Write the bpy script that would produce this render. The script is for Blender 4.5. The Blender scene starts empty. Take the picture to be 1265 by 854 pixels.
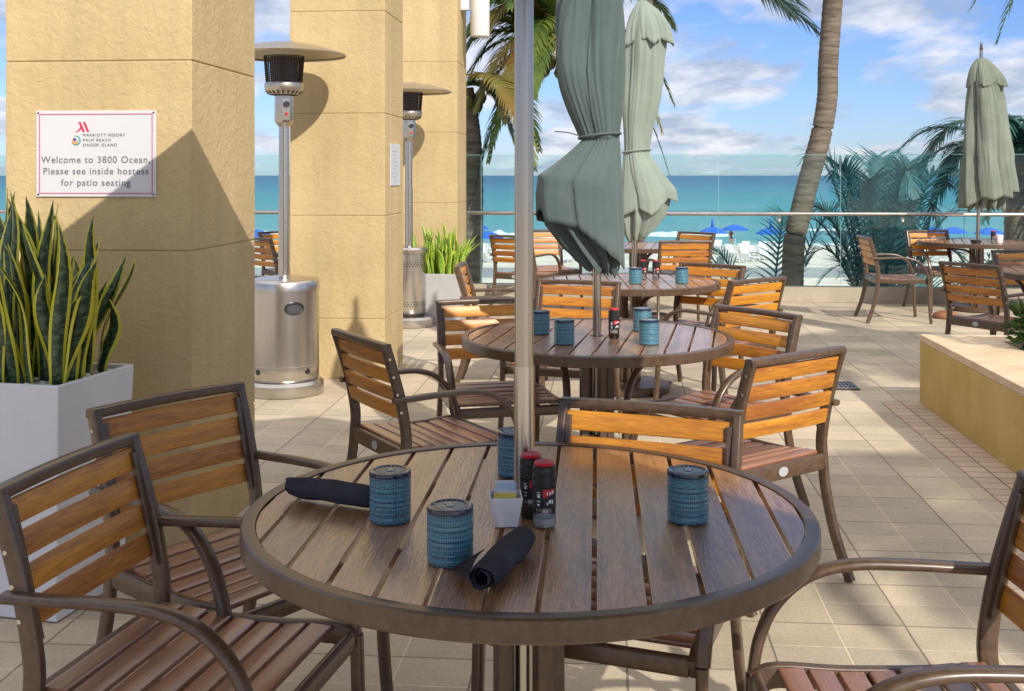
import bpy, bmesh, math, random
from mathutils import Vector, Matrix, noise
random.seed(7)
PI = math.pi
R = math.radians
SC = bpy.context.scene
COL = SC.collection
V = Vector

# ------------------------------------------------------------------ camera
cam_d = bpy.data.cameras.new('camera')
cam = bpy.data.objects.new('camera', cam_d)
COL.objects.link(cam)
cam.location = (0, 0, 1.46)
cam.rotation_euler = (R(90), 0, 0)
cam_d.sensor_width = 36
cam_d.lens = 39.53
cam_d.shift_y = -(427 - 216) / 1265
cam_d.clip_end = 20000
SC.camera = cam

# ------------------------------------------------------------------ sky, sun, exposure
SUN = V((0.50, -1.0, 0.74)).normalized()          # towards the sun
EL = math.asin(SUN.z)
AZ = math.atan2(SUN.x, SUN.y)                     # clockwise from +Y
w = bpy.data.worlds.new('World'); SC.world = w; w.use_nodes = True
nt = w.node_tree; nt.nodes.clear()
def N(tree, t, **kw):
    n = tree.nodes.new(t)
    for k, v in kw.items():
        if k.startswith('i_'):
            key = k[2:]
            key = int(key) if key.isdigit() else key.replace('_', ' ')
            n.inputs[key].default_value = v
        else: setattr(n, k, v)
    return n
sky = N(nt, 'ShaderNodeTexSky', sky_type='NISHITA', sun_disc=False, sun_elevation=EL, sun_rotation=AZ, air_density=1.0, dust_density=0.25, ozone_density=1.8)
L = nt.links.new
tc = N(nt, 'ShaderNodeTexCoord'); sep = N(nt, 'ShaderNodeSeparateXYZ'); L(tc.outputs['Generated'], sep.inputs[0])
zz = N(nt, 'ShaderNodeMath', operation='MAXIMUM'); L(sep.outputs['Z'], zz.inputs[0]); zz.inputs[1].default_value = 0.0
za = N(nt, 'ShaderNodeMath', operation='ADD'); L(zz.outputs[0], za.inputs[0]); za.inputs[1].default_value = 0.16
dx = N(nt, 'ShaderNodeMath', operation='DIVIDE'); L(sep.outputs['X'], dx.inputs[0]); L(za.outputs[0], dx.inputs[1])
dy = N(nt, 'ShaderNodeMath', operation='DIVIDE'); L(sep.outputs['Y'], dy.inputs[0]); L(za.outputs[0], dy.inputs[1])
cb = N(nt, 'ShaderNodeCombineXYZ'); L(dx.outputs[0], cb.inputs[0]); L(dy.outputs[0], cb.inputs[1])
mp = N(nt, 'ShaderNodeMapping'); mp.inputs['Location'].default_value = (3.1, 1.7, 0.4); mp.inputs['Scale'].default_value = (1.15, 0.75, 1); L(cb.outputs[0], mp.inputs[0])
no = N(nt, 'ShaderNodeTexNoise', i_Scale=1.7, i_Detail=8.0, i_Roughness=0.55, i_Distortion=0.1); L(mp.outputs[0], no.inputs['Vector'])
cr = N(nt, 'ShaderNodeValToRGB'); cr.color_ramp.elements[0].position = 0.43; cr.color_ramp.elements[1].position = 0.54; L(no.outputs[0], cr.inputs[0])
no2 = N(nt, 'ShaderNodeTexNoise', i_Scale=3.2, i_Detail=5.0, i_Roughness=0.6); L(mp.outputs[0], no2.inputs['Vector'])
cc = N(nt, 'ShaderNodeValToRGB'); L(no2.outputs[0], cc.inputs[0])
cc.color_ramp.elements[0].position = 0.38; cc.color_ramp.elements[0].color = (2.7, 3.1, 4.0, 1)
cc.color_ramp.elements[1].position = 0.62; cc.color_ramp.elements[1].color = (5.6, 5.6, 5.9, 1)
tint = N(nt, 'ShaderNodeMix', data_type='RGBA', blend_type='MULTIPLY'); tint.inputs[0].default_value = 1
L(sky.outputs[0], tint.inputs[6]); tint.inputs[7].default_value = (0.42, 0.54, 0.86, 1)
cm = N(nt, 'ShaderNodeMath', operation='MULTIPLY'); L(cr.outputs[0], cm.inputs[0]); cm.inputs[1].default_value = 0.85
mx = N(nt, 'ShaderNodeMix', data_type='RGBA'); L(cm.outputs[0], mx.inputs[0]); L(tint.outputs[2], mx.inputs[6]); L(cc.outputs[0], mx.inputs[7])
vz = N(nt, 'ShaderNodeMapRange'); vz.inputs[1].default_value = .42; vz.inputs[2].default_value = .75; vz.inputs[4].default_value = .75; L(sep.outputs['Z'], vz.inputs[0])  # bright veil overhead, above the view, added to fill the shade
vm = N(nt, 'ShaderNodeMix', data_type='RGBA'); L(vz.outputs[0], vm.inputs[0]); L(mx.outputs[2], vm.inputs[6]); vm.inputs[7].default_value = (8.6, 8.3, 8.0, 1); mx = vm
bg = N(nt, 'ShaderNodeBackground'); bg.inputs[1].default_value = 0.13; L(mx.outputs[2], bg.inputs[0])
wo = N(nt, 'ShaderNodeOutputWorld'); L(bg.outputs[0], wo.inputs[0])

sd = bpy.data.lights.new('sun', 'SUN'); sd.energy = 3.5; sd.angle = R(0.6); sd.color = (1.0, 0.93, 0.82)
so = bpy.data.objects.new('sun', sd); COL.objects.link(so)
so.rotation_euler = SUN.to_track_quat('Z', 'Y').to_euler(); so.location = (5, -10, 9)
SC.view_settings.view_transform = 'Standard'; SC.view_settings.look = 'None'
SC.view_settings.exposure = 0.36; SC.view_settings.gamma = 1
SC.view_settings.use_curve_mapping = False
SC.render.resolution_x = 1024; SC.render.resolution_y = 691
SC.cycles.max_bounces = 8; SC.cycles.transparent_max_bounces = 16
YAW = R(5.0)
U = V((math.cos(YAW), -math.sin(YAW), 0)); F = V((math.sin(YAW), math.cos(YAW), 0))

# ------------------------------------------------------------------ helpers
def link(o): COL.objects.link(o); return o
def tag(o, label=None, cat=None, group=None, kind=None):
    if label: o['label'] = label
    if cat: o['category'] = cat
    if group: o['group'] = group
    if kind: o['kind'] = kind
    return o
def thing(name, label, cat, loc=(0, 0, 0), rz=0, group=None):
    o = link(bpy.data.objects.new(name, None)); o.location = loc; o.rotation_euler = (0, 0, rz)
    o.empty_display_size = .1
    return tag(o, label, cat, group)
def catmull(pts, n=6):
    pts = [V(p) for p in pts]; out = []
    P = [pts[0] * 2 - pts[1]] + pts + [pts[-1] * 2 - pts[-2]]
    for i in range(1, len(P) - 2):
        for k in range(n):
            t = k / n; a, b, c, d = P[i - 1:i + 3]
            out.append(0.5 * ((2 * b) + (c - a) * t + (2 * a - 5 * b + 4 * c - d) * t * t + (3 * b - a - 3 * c + d) * t ** 3))
    out.append(pts[-1]); return out
def rrect(w_, h_, r=.3):
    a, b = w_ / 2, h_ / 2; r = min(a, b) * r * 2; out = []
    for cx, cy, s in ((a - r, b - r, 0), (-a + r, b - r, 90), (-a + r, -b + r, 180), (a - r, -b + r, 270)):
        for k in (0, 45, 90): out.append((cx + r * math.cos(R(s + k)), cy + r * math.sin(R(s + k))))
    return out
class MB:
    def __init__(s): s.v = []; s.f = []; s.uv = {}; s.split = None; s.mat2 = None
    def box(s, c, size, rz=0, mat=None):
        M = mat or (Matrix.Translation(V(c)) @ Matrix.Rotation(rz, 4, 'Z'))
        i = len(s.v); a, b, d = [q / 2 for q in size]
        for z in (-d, d):
            for x, y in ((-a, -b), (a, -b), (a, b), (-a, b)): s.v.append(M @ V((x, y, z)))
        for q in ((3, 2, 1, 0), (4, 5, 6, 7), (0, 1, 5, 4), (1, 2, 6, 5), (2, 3, 7, 6), (3, 0, 4, 7)): s.f.append([i + k for k in q])
        return s
    def bar(s, a, b, w_, h_, up=V((0, 0, 1))):
        return s.sweep([a, b], [(-w_ / 2, -h_ / 2), (w_ / 2, -h_ / 2), (w_ / 2, h_ / 2), (-w_ / 2, h_ / 2)], side=None, up=up)
    def sweep(s, path, prof, side=None, up=V((0, 0, 1)), scale=None):
        path = [V(p) for p in path]; n = len(prof); base = len(s.v)
        for i, p in enumerate(path):
            t = (path[min(i + 1, len(path) - 1)] - path[max(i - 1, 0)]).normalized()
            if side is not None: A = V(side).normalized()
            else:
                u_ = up if abs(t.dot(up)) < .98 else V((0, 1, 0))
                A = t.cross(u_).normalized()
            B = A.cross(t).normalized(); sc = scale[i] if scale else 1
            for a, b in prof: s.v.append(p + A * a * sc + B * b * sc)
        for i in range(len(path) - 1):
            for k in range(n):
                a = base + i * n + k; b = base + i * n + (k + 1) % n
                s.f.append([a, b, b + n, a + n])
        s.f.append([base + k for k in range(n)][::-1]); e = base + (len(path) - 1) * n
        s.f.append([e + k for k in range(n)]); return s
    def tube(s, path, r, n=10, scale=None):
        return s.sweep(path, [(r * math.cos(2 * PI * k / n), r * math.sin(2 * PI * k / n)) for k in range(n)], scale=scale)
    def lathe(s, prof, n=32, c=(0, 0, 0), caps=True, sx=1, sy=1):
        base = len(s.v); m = len(prof); c = V(c)
        for r, z in prof:
            for k in range(n):
                a = 2 * PI * k / n; s.v.append(c + V((r * math.cos(a) * sx, r * math.sin(a) * sy, z)))
        for i in range(m - 1):
            for k in range(n):
                a = base + i * n + k; b = base + i * n + (k + 1) % n
                s.f.append([a, b, b + n, a + n])
        if caps:
            s.f.append([base + k for k in range(n)][::-1]); s.f.append([base + (m - 1) * n + k for k in range(n)])
        return s
    def poly(s, pts, z0, z1):
        """extrude a planar polygon (ccw)"""
        i = len(s.v); n = len(pts)
        for z in (z0, z1):
            for p in pts: s.v.append(V((p[0], p[1], z)))
        s.f.append([i + k for k in range(n)][::-1]); s.f.append([i + n + k for k in range(n)])
        for k in range(n):
            a = i + k; b = i + (k + 1) % n; s.f.append([a, b, b + n, a + n])
        return s
    def quad(s, a, b, c, d, uv=None):
        i = len(s.v); s.v += [V(a), V(b), V(c), V(d)]; s.f.append([i, i + 1, i + 2, i + 3])
        if uv: s.uv[len(s.f) - 1] = uv
        return s
    def build(s, name, mat, parent=None, smooth=False, bevel=0, solid=0, auto=None, weld=False):
        me = bpy.data.meshes.new(name); me.from_pydata([tuple(p) for p in s.v], [], s.f)
        if s.uv:
            ul = me.uv_layers.new(name='UVMap')
            for p in me.polygons:
                if p.index in s.uv:
                    for li, u_ in zip(p.loop_indices, s.uv[p.index]): ul.data[li].uv = u_
        if weld:
            bm = bmesh.new(); bm.from_mesh(me); bmesh.ops.remove_doubles(bm, verts=bm.verts, dist=1e-5); bm.to_mesh(me); bm.free()
        me.materials.append(mat)
        if s.mat2:
            me.materials.append(s.mat2)
            for p in me.polygons:
                if p.index >= s.split: p.material_index = 1
        if smooth:
            for p in me.polygons: p.use_smooth = True
            if auto is not None:
                me.update()
                bm = bmesh.new(); bm.from_mesh(me)
                for e in bm.edges:
                    if len(e.link_faces) == 2 and e.calc_face_angle(0) > R(auto): e.smooth = False
                bm.to_mesh(me); bm.free()
        o = link(bpy.data.objects.new(name, me)); o.parent = parent
        if bevel:
            m = o.modifiers.new('bevel', 'BEVEL'); m.width = bevel; m.segments = 2; m.limit_method = 'ANGLE'; m.angle_limit = R(35)
            if not smooth: 
                for p in me.polygons: p.use_smooth = True
                m.harden_normals = True
        if solid:
            m = o.modifiers.new('solid', 'SOLIDIFY'); m.thickness = solid
        return o
def kids(o): return [c for c in bpy.data.objects if c.parent == o]
def copy_tree(o, parent=None):
    c = o.copy(); COL.objects.link(c); c.parent = parent
    for ch in TREE.get(o.name, []): 
        d = copy_tree(ch, c)
    return c
TREE = {}
def register(root):
    def rec(o):
        ks = kids(o)
        if ks: TREE[o.name] = ks
        for k in ks: rec(k)
    rec(root)

# ------------------------------------------------------------------ materials
def mat(name, col, rough=.5, metal=0, spec=.5, coat=0):
    m = bpy.data.materials.new(name); m.use_nodes = True; b = m.node_tree.nodes['Principled BSDF']
    b.inputs['Base Color'].default_value = (*col, 1); b.inputs['Roughness'].default_value = rough
    b.inputs['Metallic'].default_value = metal; b.inputs['Specular IOR Level'].default_value = spec
    b.inputs['Coat Weight'].default_value = coat; b.inputs['Coat Roughness'].default_value = .22 if coat > .2 and rough > .25 else .03
    return m
def noise_mat(name, c1, c2, scale=8, rough=.6, bump=.2, detail=6, metal=0, stretch=(1, 1, 1), bscale=None, bdist=.004, coord='Object', spec=.5, lo=.35, hi=.65, rvar=0, coat=0):
    m = mat(name, c1, rough, metal, spec, coat); t = m.node_tree; b = t.nodes['Principled BSDF']; L = t.links.new
    tc = N(t, 'ShaderNodeTexCoord'); mp = N(t, 'ShaderNodeMapping'); mp.inputs['Scale'].default_value = stretch
    L(tc.outputs[coord], mp.inputs[0])
    no = N(t, 'ShaderNodeTexNoise', i_Scale=scale, i_Detail=detail, i_Roughness=.6); L(mp.outputs[0], no.inputs['Vector'])
    cr = N(t, 'ShaderNodeValToRGB'); L(no.outputs[0], cr.inputs[0])
    cr.color_ramp.elements[0].position = lo; cr.color_ramp.elements[0].color = (*c1, 1)
    cr.color_ramp.elements[1].position = hi; cr.color_ramp.elements[1].color = (*c2, 1)
    L(cr.outputs[0], b.inputs['Base Color'])
    if rvar:
        mr = N(t, 'ShaderNodeMapRange'); mr.inputs[3].default_value = rough - rvar; mr.inputs[4].default_value = rough + rvar
        L(no.outputs[0], mr.inputs[0]); L(mr.outputs[0], b.inputs['Roughness'])
    if bump:
        n2 = N(t, 'ShaderNodeTexNoise', i_Scale=bscale or scale * 3, i_Detail=8.0, i_Roughness=.65); L(mp.outputs[0], n2.inputs['Vector'])
        bu = N(t, 'ShaderNodeBump', i_Strength=bump, i_Distance=bdist); L(n2.outputs[0], bu.inputs['Height']); L(bu.outputs[0], b.inputs['Normal'])
    return m

def wood_mat(name, dark, light, pitch, axis='X', rough=.4, bump=.5, gscale=60, coat=0.0, across=0, cior=1.5, crough=.22, bd=.003):
    """slatted boards: grain runs along `axis`; every slat of the given pitch gets its own tone"""
    m = mat(name, dark, rough, coat=coat); t = m.node_tree; b = t.nodes['Principled BSDF']; L = t.links.new
    b.inputs['Coat IOR'].default_value = cior; b.inputs['Coat Roughness'].default_value = crough
    tc = N(t, 'ShaderNodeTexCoord'); sp = N(t, 'ShaderNodeSeparateXYZ'); L(tc.outputs['Object'], sp.inputs[0])
    oi = N(t, 'ShaderNodeObjectInfo')
    src = {'X': ['Y', 'Z'], 'Y': ['X', 'Z']}[axis][across]
    dv = N(t, 'ShaderNodeMath', operation='MULTIPLY_ADD'); dv.inputs[1].default_value = 1 / pitch; dv.inputs[2].default_value = .5; L(sp.outputs[src], dv.inputs[0])
    fl = N(t, 'ShaderNodeMath', operation='FLOOR'); L(dv.outputs[0], fl.inputs[0])
    ad = N(t, 'ShaderNodeMath', operation='MULTIPLY_ADD'); ad.inputs[1].default_value = 17.3; L(oi.outputs['Random'], ad.inputs[0]); L(fl.outputs[0], ad.inputs[2])
    wn = N(t, 'ShaderNodeTexWhiteNoise', noise_dimensions='1D'); L(ad.outputs[0], wn.inputs['W'])
    off = N(t, 'ShaderNodeCombineXYZ'); 
    o9 = N(t, 'ShaderNodeMath', operation='MULTIPLY'); o9.inputs[1].default_value = 9; L(wn.outputs[0], o9.inputs[0])
    for k in range(3): L(o9.outputs[0], off.inputs[k])
    va = N(t, 'ShaderNodeVectorMath', operation='ADD'); L(tc.outputs['Object'], va.inputs[0]); L(off.outputs[0], va.inputs[1])
    mp = N(t, 'ShaderNodeMapping'); mp.inputs['Scale'].default_value = (.09, 1, 1) if axis == 'X' else (1, .09, 1); L(va.outputs[0], mp.inputs[0])
    n1 = N(t, 'ShaderNodeTexNoise', i_Scale=gscale * 2.2, i_Detail=4.0, i_Roughness=.6, i_Distortion=.6); L(mp.outputs[0], n1.inputs['Vector'])
    n2 = N(t, 'ShaderNodeTexNoise', i_Scale=gscale * .35, i_Detail=3.0); L(mp.outputs[0], n2.inputs['Vector'])
    mA = N(t, 'ShaderNodeMath', operation='ADD'); L(n1.outputs[0], mA.inputs[0]); L(n2.outputs[0], mA.inputs[1])
    mB = N(t, 'ShaderNodeMath', operation='MULTIPLY_ADD'); mB.inputs[1].default_value = .22; L(wn.outputs[0], mB.inputs[0]); L(mA.outputs[0], mB.inputs[2])
    cr = N(t, 'ShaderNodeValToRGB'); cr.color_ramp.elements[0].position = 0.0; cr.color_ramp.elements[1].position = 1.0
    mr0 = N(t, 'ShaderNodeMapRange'); mr0.inputs[1].default_value = .80; mr0.inputs[2].default_value = 1.35; mC = N(t, 'ShaderNodeMath', operation='MULTIPLY_ADD'); mC.inputs[1].default_value = -.22; L(oi.outputs['Random'], mC.inputs[0]); L(mB.outputs[0], mC.inputs[2]); mD = N(t, 'ShaderNodeMath', operation='ADD'); mD.inputs[1].default_value = .08; L(mC.outputs[0], mD.inputs[0]); L(mD.outputs[0], mr0.inputs[0]); L(mr0.outputs[0], cr.inputs[0])
    cr.color_ramp.elements[0].color = (*dark, 1); cr.color_ramp.elements[1].color = (*light, 1); L(cr.outputs[0], b.inputs['Base Color'])
    mr = N(t, 'ShaderNodeMapRange'); mr.inputs[3].default_value = rough + .08; mr.inputs[4].default_value = rough - .08; L(n1.outputs[0], mr.inputs[0]); L(mr.outputs[0], b.inputs['Roughness'])
    bu = N(t, 'ShaderNodeBump', i_Strength=bump, i_Distance=bd); L(n1.outputs[0], bu.inputs['Height']); L(bu.outputs[0], b.inputs['Normal'])
    bc = N(t, 'ShaderNodeBump', i_Strength=bump * .45, i_Distance=bd); L(n1.outputs[0], bc.inputs['Height']); L(bc.outputs[0], b.inputs['Coat Normal'])
    return m

M = {}
M['bronze'] = noise_mat('bronze_powder_coat', (.078, .045, .027), (.120, .074, .043), 40, .34, .15, bscale=900, bdist=.0004, rvar=.08, coat=.3)
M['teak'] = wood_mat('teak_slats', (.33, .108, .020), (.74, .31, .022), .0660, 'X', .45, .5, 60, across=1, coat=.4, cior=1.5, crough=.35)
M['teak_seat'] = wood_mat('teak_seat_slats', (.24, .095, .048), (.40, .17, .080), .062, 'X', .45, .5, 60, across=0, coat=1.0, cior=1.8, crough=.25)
M['table_wood'] = wood_mat('table_boards', (.23, .100, .040), (.60, .31, .125), .0935, 'Y', .42, 1.0, 95, across=0, coat=1.0, cior=2.0, crough=.17, bd=.0025)
M['steel'] = noise_mat('brushed_steel', (.50, .47, .43), (.62, .59, .55), 3, .26, .1, metal=1, stretch=(1, 1, .05), bscale=300, bdist=.0003, rvar=.06)
M['steel_fine'] = noise_mat('polished_pole', (.40, .36, .33), (.50, .47, .43), 6, .22, .05, metal=1, stretch=(1, 1, .03), bscale=300, bdist=.0002, rvar=.05)
M['steel_dome'] = noise_mat('dome_aluminium', (.52, .48, .40), (.60, .56, .48), 5, .38, .08, metal=1, bscale=60, bdist=.0005)
M['dark_steel'] = mat('dark_mesh_steel', (.06, .055, .055), .4, .8)
M['black'] = mat('black_plastic', (.02, .02, .022), .35)
M['rubber'] = mat('black_rubber', (.02, .02, .02), .7)
M['stone_wht'] = noise_mat('white_pebbles', (.55, .53, .5), (.8, .78, .75), 30, .6, .2)
M['white'] = noise_mat('white_gloss_planter', (.66, .66, .68), (.74, .74, .75), 3, .28, .03, bscale=8, bdist=.001)
M['grey_planter'] = noise_mat('grey_planter', (.40, .40, .39), (.48, .48, .47), 3, .5, .03)
M['soil'] = noise_mat('soil', (.04, .03, .02), (.10, .08, .06), 30, .9, .8)
M['red'] = mat('red_plastic', (.62, .02, .03), .35)
M['porcelain'] = mat('white_porcelain', (.82, .82, .82), .18, coat=.5)
M['paper_y'] = mat('yellow_paper', (.80, .62, .12), .6)
M['paper_b'] = mat('pale_blue_paper', (.55, .66, .80), .6)
M['paper_w'] = mat('white_paper', (.78, .78, .80), .6)
M['ink_b'] = mat('blue_ink', (.03, .09, .42), .5)
M['salt'] = noise_mat('salt', (.8, .8, .8), (.9, .9, .9), 300, .8, .5)
M['pepper'] = noise_mat('pepper', (.02, .015, .012), (.20, .14, .08), 400, .8, .5)
M['sign'] = mat('sign_white', (.60, .60, .61), .4)
M['ink'] = mat('sign_grey_ink', (.17, .17, .19), .5)
M['pink'] = mat('sign_magenta_ink', (.52, .08, .22), .5)
M['crimson'] = mat('sign_crimson', (.62, .03, .09), .5)
M['teal_ink'] = mat('sign_teal', (.02, .32, .36), .5)
M['orange_ink'] = mat('sign_orange', (.75, .32, .10), .5)
M['blue_cloth'] = noise_mat('blue_canvas', (.004, .10, .52), (.01, .15, .62), 3, .7, .1)
M['white_plastic'] = mat('white_plastic', (.75, .76, .78), .5)
M['lamp_white'] = mat('opal_lamp_glass', (.72, .71, .68), .3)
M['terracotta'] = noise_mat('terracotta', (.22, .09, .045), (.36, .15, .06), 12, .7, .2)

def glassy(name, tint_, fres=1.0, rough=.02, ior=1.45):
    m = bpy.data.materials.new(name); m.use_nodes = True; t = m.node_tree; t.nodes.clear(); L = t.links.new
    tr = N(t, 'ShaderNodeBsdfTransparent'); tr.inputs[0].default_value = (*tint_, 1)
    gl = N(t, 'ShaderNodeBsdfGlossy'); gl.inputs['Roughness'].default_value = rough
    fr = N(t, 'ShaderNodeFresnel'); fr.inputs[0].default_value = ior
    ml = N(t, 'ShaderNodeMath', operation='MULTIPLY'); L(fr.outputs[0], ml.inputs[0]); ml.inputs[1].default_value = fres
    mx = N(t, 'ShaderNodeMixShader'); L(ml.outputs[0], mx.inputs[0]); L(tr.outputs[0], mx.inputs[1]); L(gl.outputs[0], mx.inputs[2])
    o = N(t, 'ShaderNodeOutputMaterial'); L(mx.outputs[0], o.inputs[0]); return m
M['glass'] = glassy('rail_glass', (.86, .945, .95), .9)
M['glass_edge'] = mat('green_glass_edge', (.25, .48, .46), .2)
M['bottle_glass'] = glassy('bottle_glass', (.90, .92, .92), 1.2)

# votive holder: embossed blue glazed glass
def votive_mat():
    m = mat('blue_embossed_glass', (.03, .16, .28), .18, coat=.3); t = m.node_tree; b = t.nodes['Principled BSDF']; L = t.links.new
    tc = N(t, 'ShaderNodeTexCoord'); sp = N(t, 'ShaderNodeSeparateXYZ'); L(tc.outputs['Object'], sp.inputs[0])
    at = N(t, 'ShaderNodeMath', operation='ARCTAN2'); L(sp.outputs['Y'], at.inputs[0]); L(sp.outputs['X'], at.inputs[1])
    cb = N(t, 'ShaderNodeCombineXYZ'); mu = N(t, 'ShaderNodeMath', operation='MULTIPLY'); mu.inputs[1].default_value = 7.0; L(at.outputs[0], mu.inputs[0])
    mz = N(t, 'ShaderNodeMath', operation='MULTIPLY'); mz.inputs[1].default_value = 205.0; L(sp.outputs['Z'], mz.inputs[0])
    L(mu.outputs[0], cb.inputs[0]); L(mz.outputs[0], cb.inputs[1])
    vo = N(t, 'ShaderNodeTexVoronoi', i_Scale=1.4, i_Randomness=.25); L(cb.outputs[0], vo.inputs['Vector'])
    wv = N(t, 'ShaderNodeMath', operation='SINE'); m3 = N(t, 'ShaderNodeMath', operation='MULTIPLY'); m3.inputs[1].default_value = 700.0; L(sp.outputs['Z'], m3.inputs[0]); L(m3.outputs[0], wv.inputs[0])
    ad = N(t, 'ShaderNodeMath', operation='MULTIPLY_ADD'); L(wv.outputs[0], ad.inputs[0]); ad.inputs[1].default_value = .10; L(vo.outputs['Distance'], ad.inputs[2])
    m5 = N(t, 'ShaderNodeMath', operation='MULTIPLY'); m5.inputs[1].default_value = 420.0; L(sp.outputs['Z'], m5.inputs[0]); s5 = N(t, 'ShaderNodeMath', operation='SINE'); L(m5.outputs[0], s5.inputs[0])
    g5 = N(t, 'ShaderNodeMapRange'); g5.inputs[1].default_value = -.3; g5.inputs[2].default_value = .3; L(s5.outputs[0], g5.inputs[0])
    mm = N(t, 'ShaderNodeMix', data_type='FLOAT'); L(g5.outputs[0], mm.inputs[0]); mm.inputs[2].default_value = .33; L(ad.outputs[0], mm.inputs[3]); ad = mm
    cr = N(t, 'ShaderNodeValToRGB'); L(ad.outputs[0], cr.inputs[0])
    e = cr.color_ramp.elements; e[0].position = .0; e[0].color = (.30, .48, .52, 1); e[1].position = .58; e[1].color = (.008, .045, .085, 1)
    k = cr.color_ramp.elements.new(.35); k.color = (.055, .195, .27, 1)
    L(cr.outputs[0], b.inputs['Base Color'])
    bu = N(t, 'ShaderNodeBump', i_Strength=.8, i_Distance=.0015, invert=True); L(ad.outputs[0], bu.inputs['Height']); L(bu.outputs[0], b.inputs['Normal'])
    return m
M['votive'] = votive_mat()
M['navy'] = mat('navy_glaze', (.008, .022, .06), .15, coat=.5)
M['rosette'] = mat('pale_rosette_glass', (.30, .37, .40), .25)

def stucco():
    m = mat('yellow_stucco', (.5, .35, .15), .85, spec=.25); t = m.node_tree; b = t.nodes['Principled BSDF']; L = t.links.new
    tc = N(t, 'ShaderNodeTexCoord')
    n0 = N(t, 'ShaderNodeTexNoise', i_Scale=1.6, i_Detail=5.0, i_Roughness=.6); L(tc.outputs['Object'], n0.inputs['Vector'])
    cr = N(t, 'ShaderNodeValToRGB'); L(n0.outputs[0], cr.inputs[0]); e = cr.color_ramp.elements
    e[0].position = .3; e[0].color = (.50, .375, .19, 1); e[1].position = .7; e[1].color = (.60, .46, .25, 1)
    mps = N(t, 'ShaderNodeMapping'); mps.inputs['Scale'].default_value = (3.2, 3.2, .35); L(tc.outputs['Object'], mps.inputs[0])
    ns = N(t, 'ShaderNodeTexNoise', i_Scale=1.5, i_Detail=7.0, i_Roughness=.7); L(mps.outputs[0], ns.inputs['Vector'])
    ms = N(t, 'ShaderNodeMapRange'); ms.inputs[1].default_value = .35; ms.inputs[2].default_value = .62; ms.inputs[3].default_value = .90; ms.inputs[4].default_value = 1.03; L(ns.outputs[0], ms.inputs[0])
    sv = N(t, 'ShaderNodeVectorMath', operation='SCALE'); L(cr.outputs[0], sv.inputs[0]); L(ms.outputs[0], sv.inputs['Scale'])
    L(sv.outputs[0], b.inputs['Base Color'])
    n1 = N(t, 'ShaderNodeTexNoise', i_Scale=24.0, i_Detail=7.0, i_Roughness=.66, i_Distortion=.5); L(tc.outputs['Object'], n1.inputs['Vector'])
    r1 = N(t, 'ShaderNodeValToRGB'); r1.color_ramp.elements[0].position = .40; r1.color_ramp.elements[1].position = .60; L(n1.outputs[0], r1.inputs[0])
    n2 = N(t, 'ShaderNodeTexNoise', i_Scale=140.0, i_Detail=3.0); L(tc.outputs['Object'], n2.inputs['Vector'])
    ad = N(t, 'ShaderNodeMath', operation='MULTIPLY_ADD'); L(n2.outputs[0], ad.inputs[0]); ad.inputs[1].default_value = .35; L(r1.outputs[0], ad.inputs[2])
    bu = N(t, 'ShaderNodeBump', i_Strength=.42, i_Distance=.006); L(ad.outputs[0], bu.inputs['Height']); L(bu.outputs[0], b.inputs['Normal'])
    return m
M['stucco'] = stucco()
M['stucco_low'] = noise_mat('ochre_stucco', (.50, .35, .11), (.62, .45, .17), 2.2, .85, .6, bscale=60, bdist=.003, spec=.2)
M['coping'] = noise_mat('cream_coping', (.60, .46, .30), (.72, .58, .40), 5, .8, .3, bscale=80, bdist=.002, spec=.2)

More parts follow.
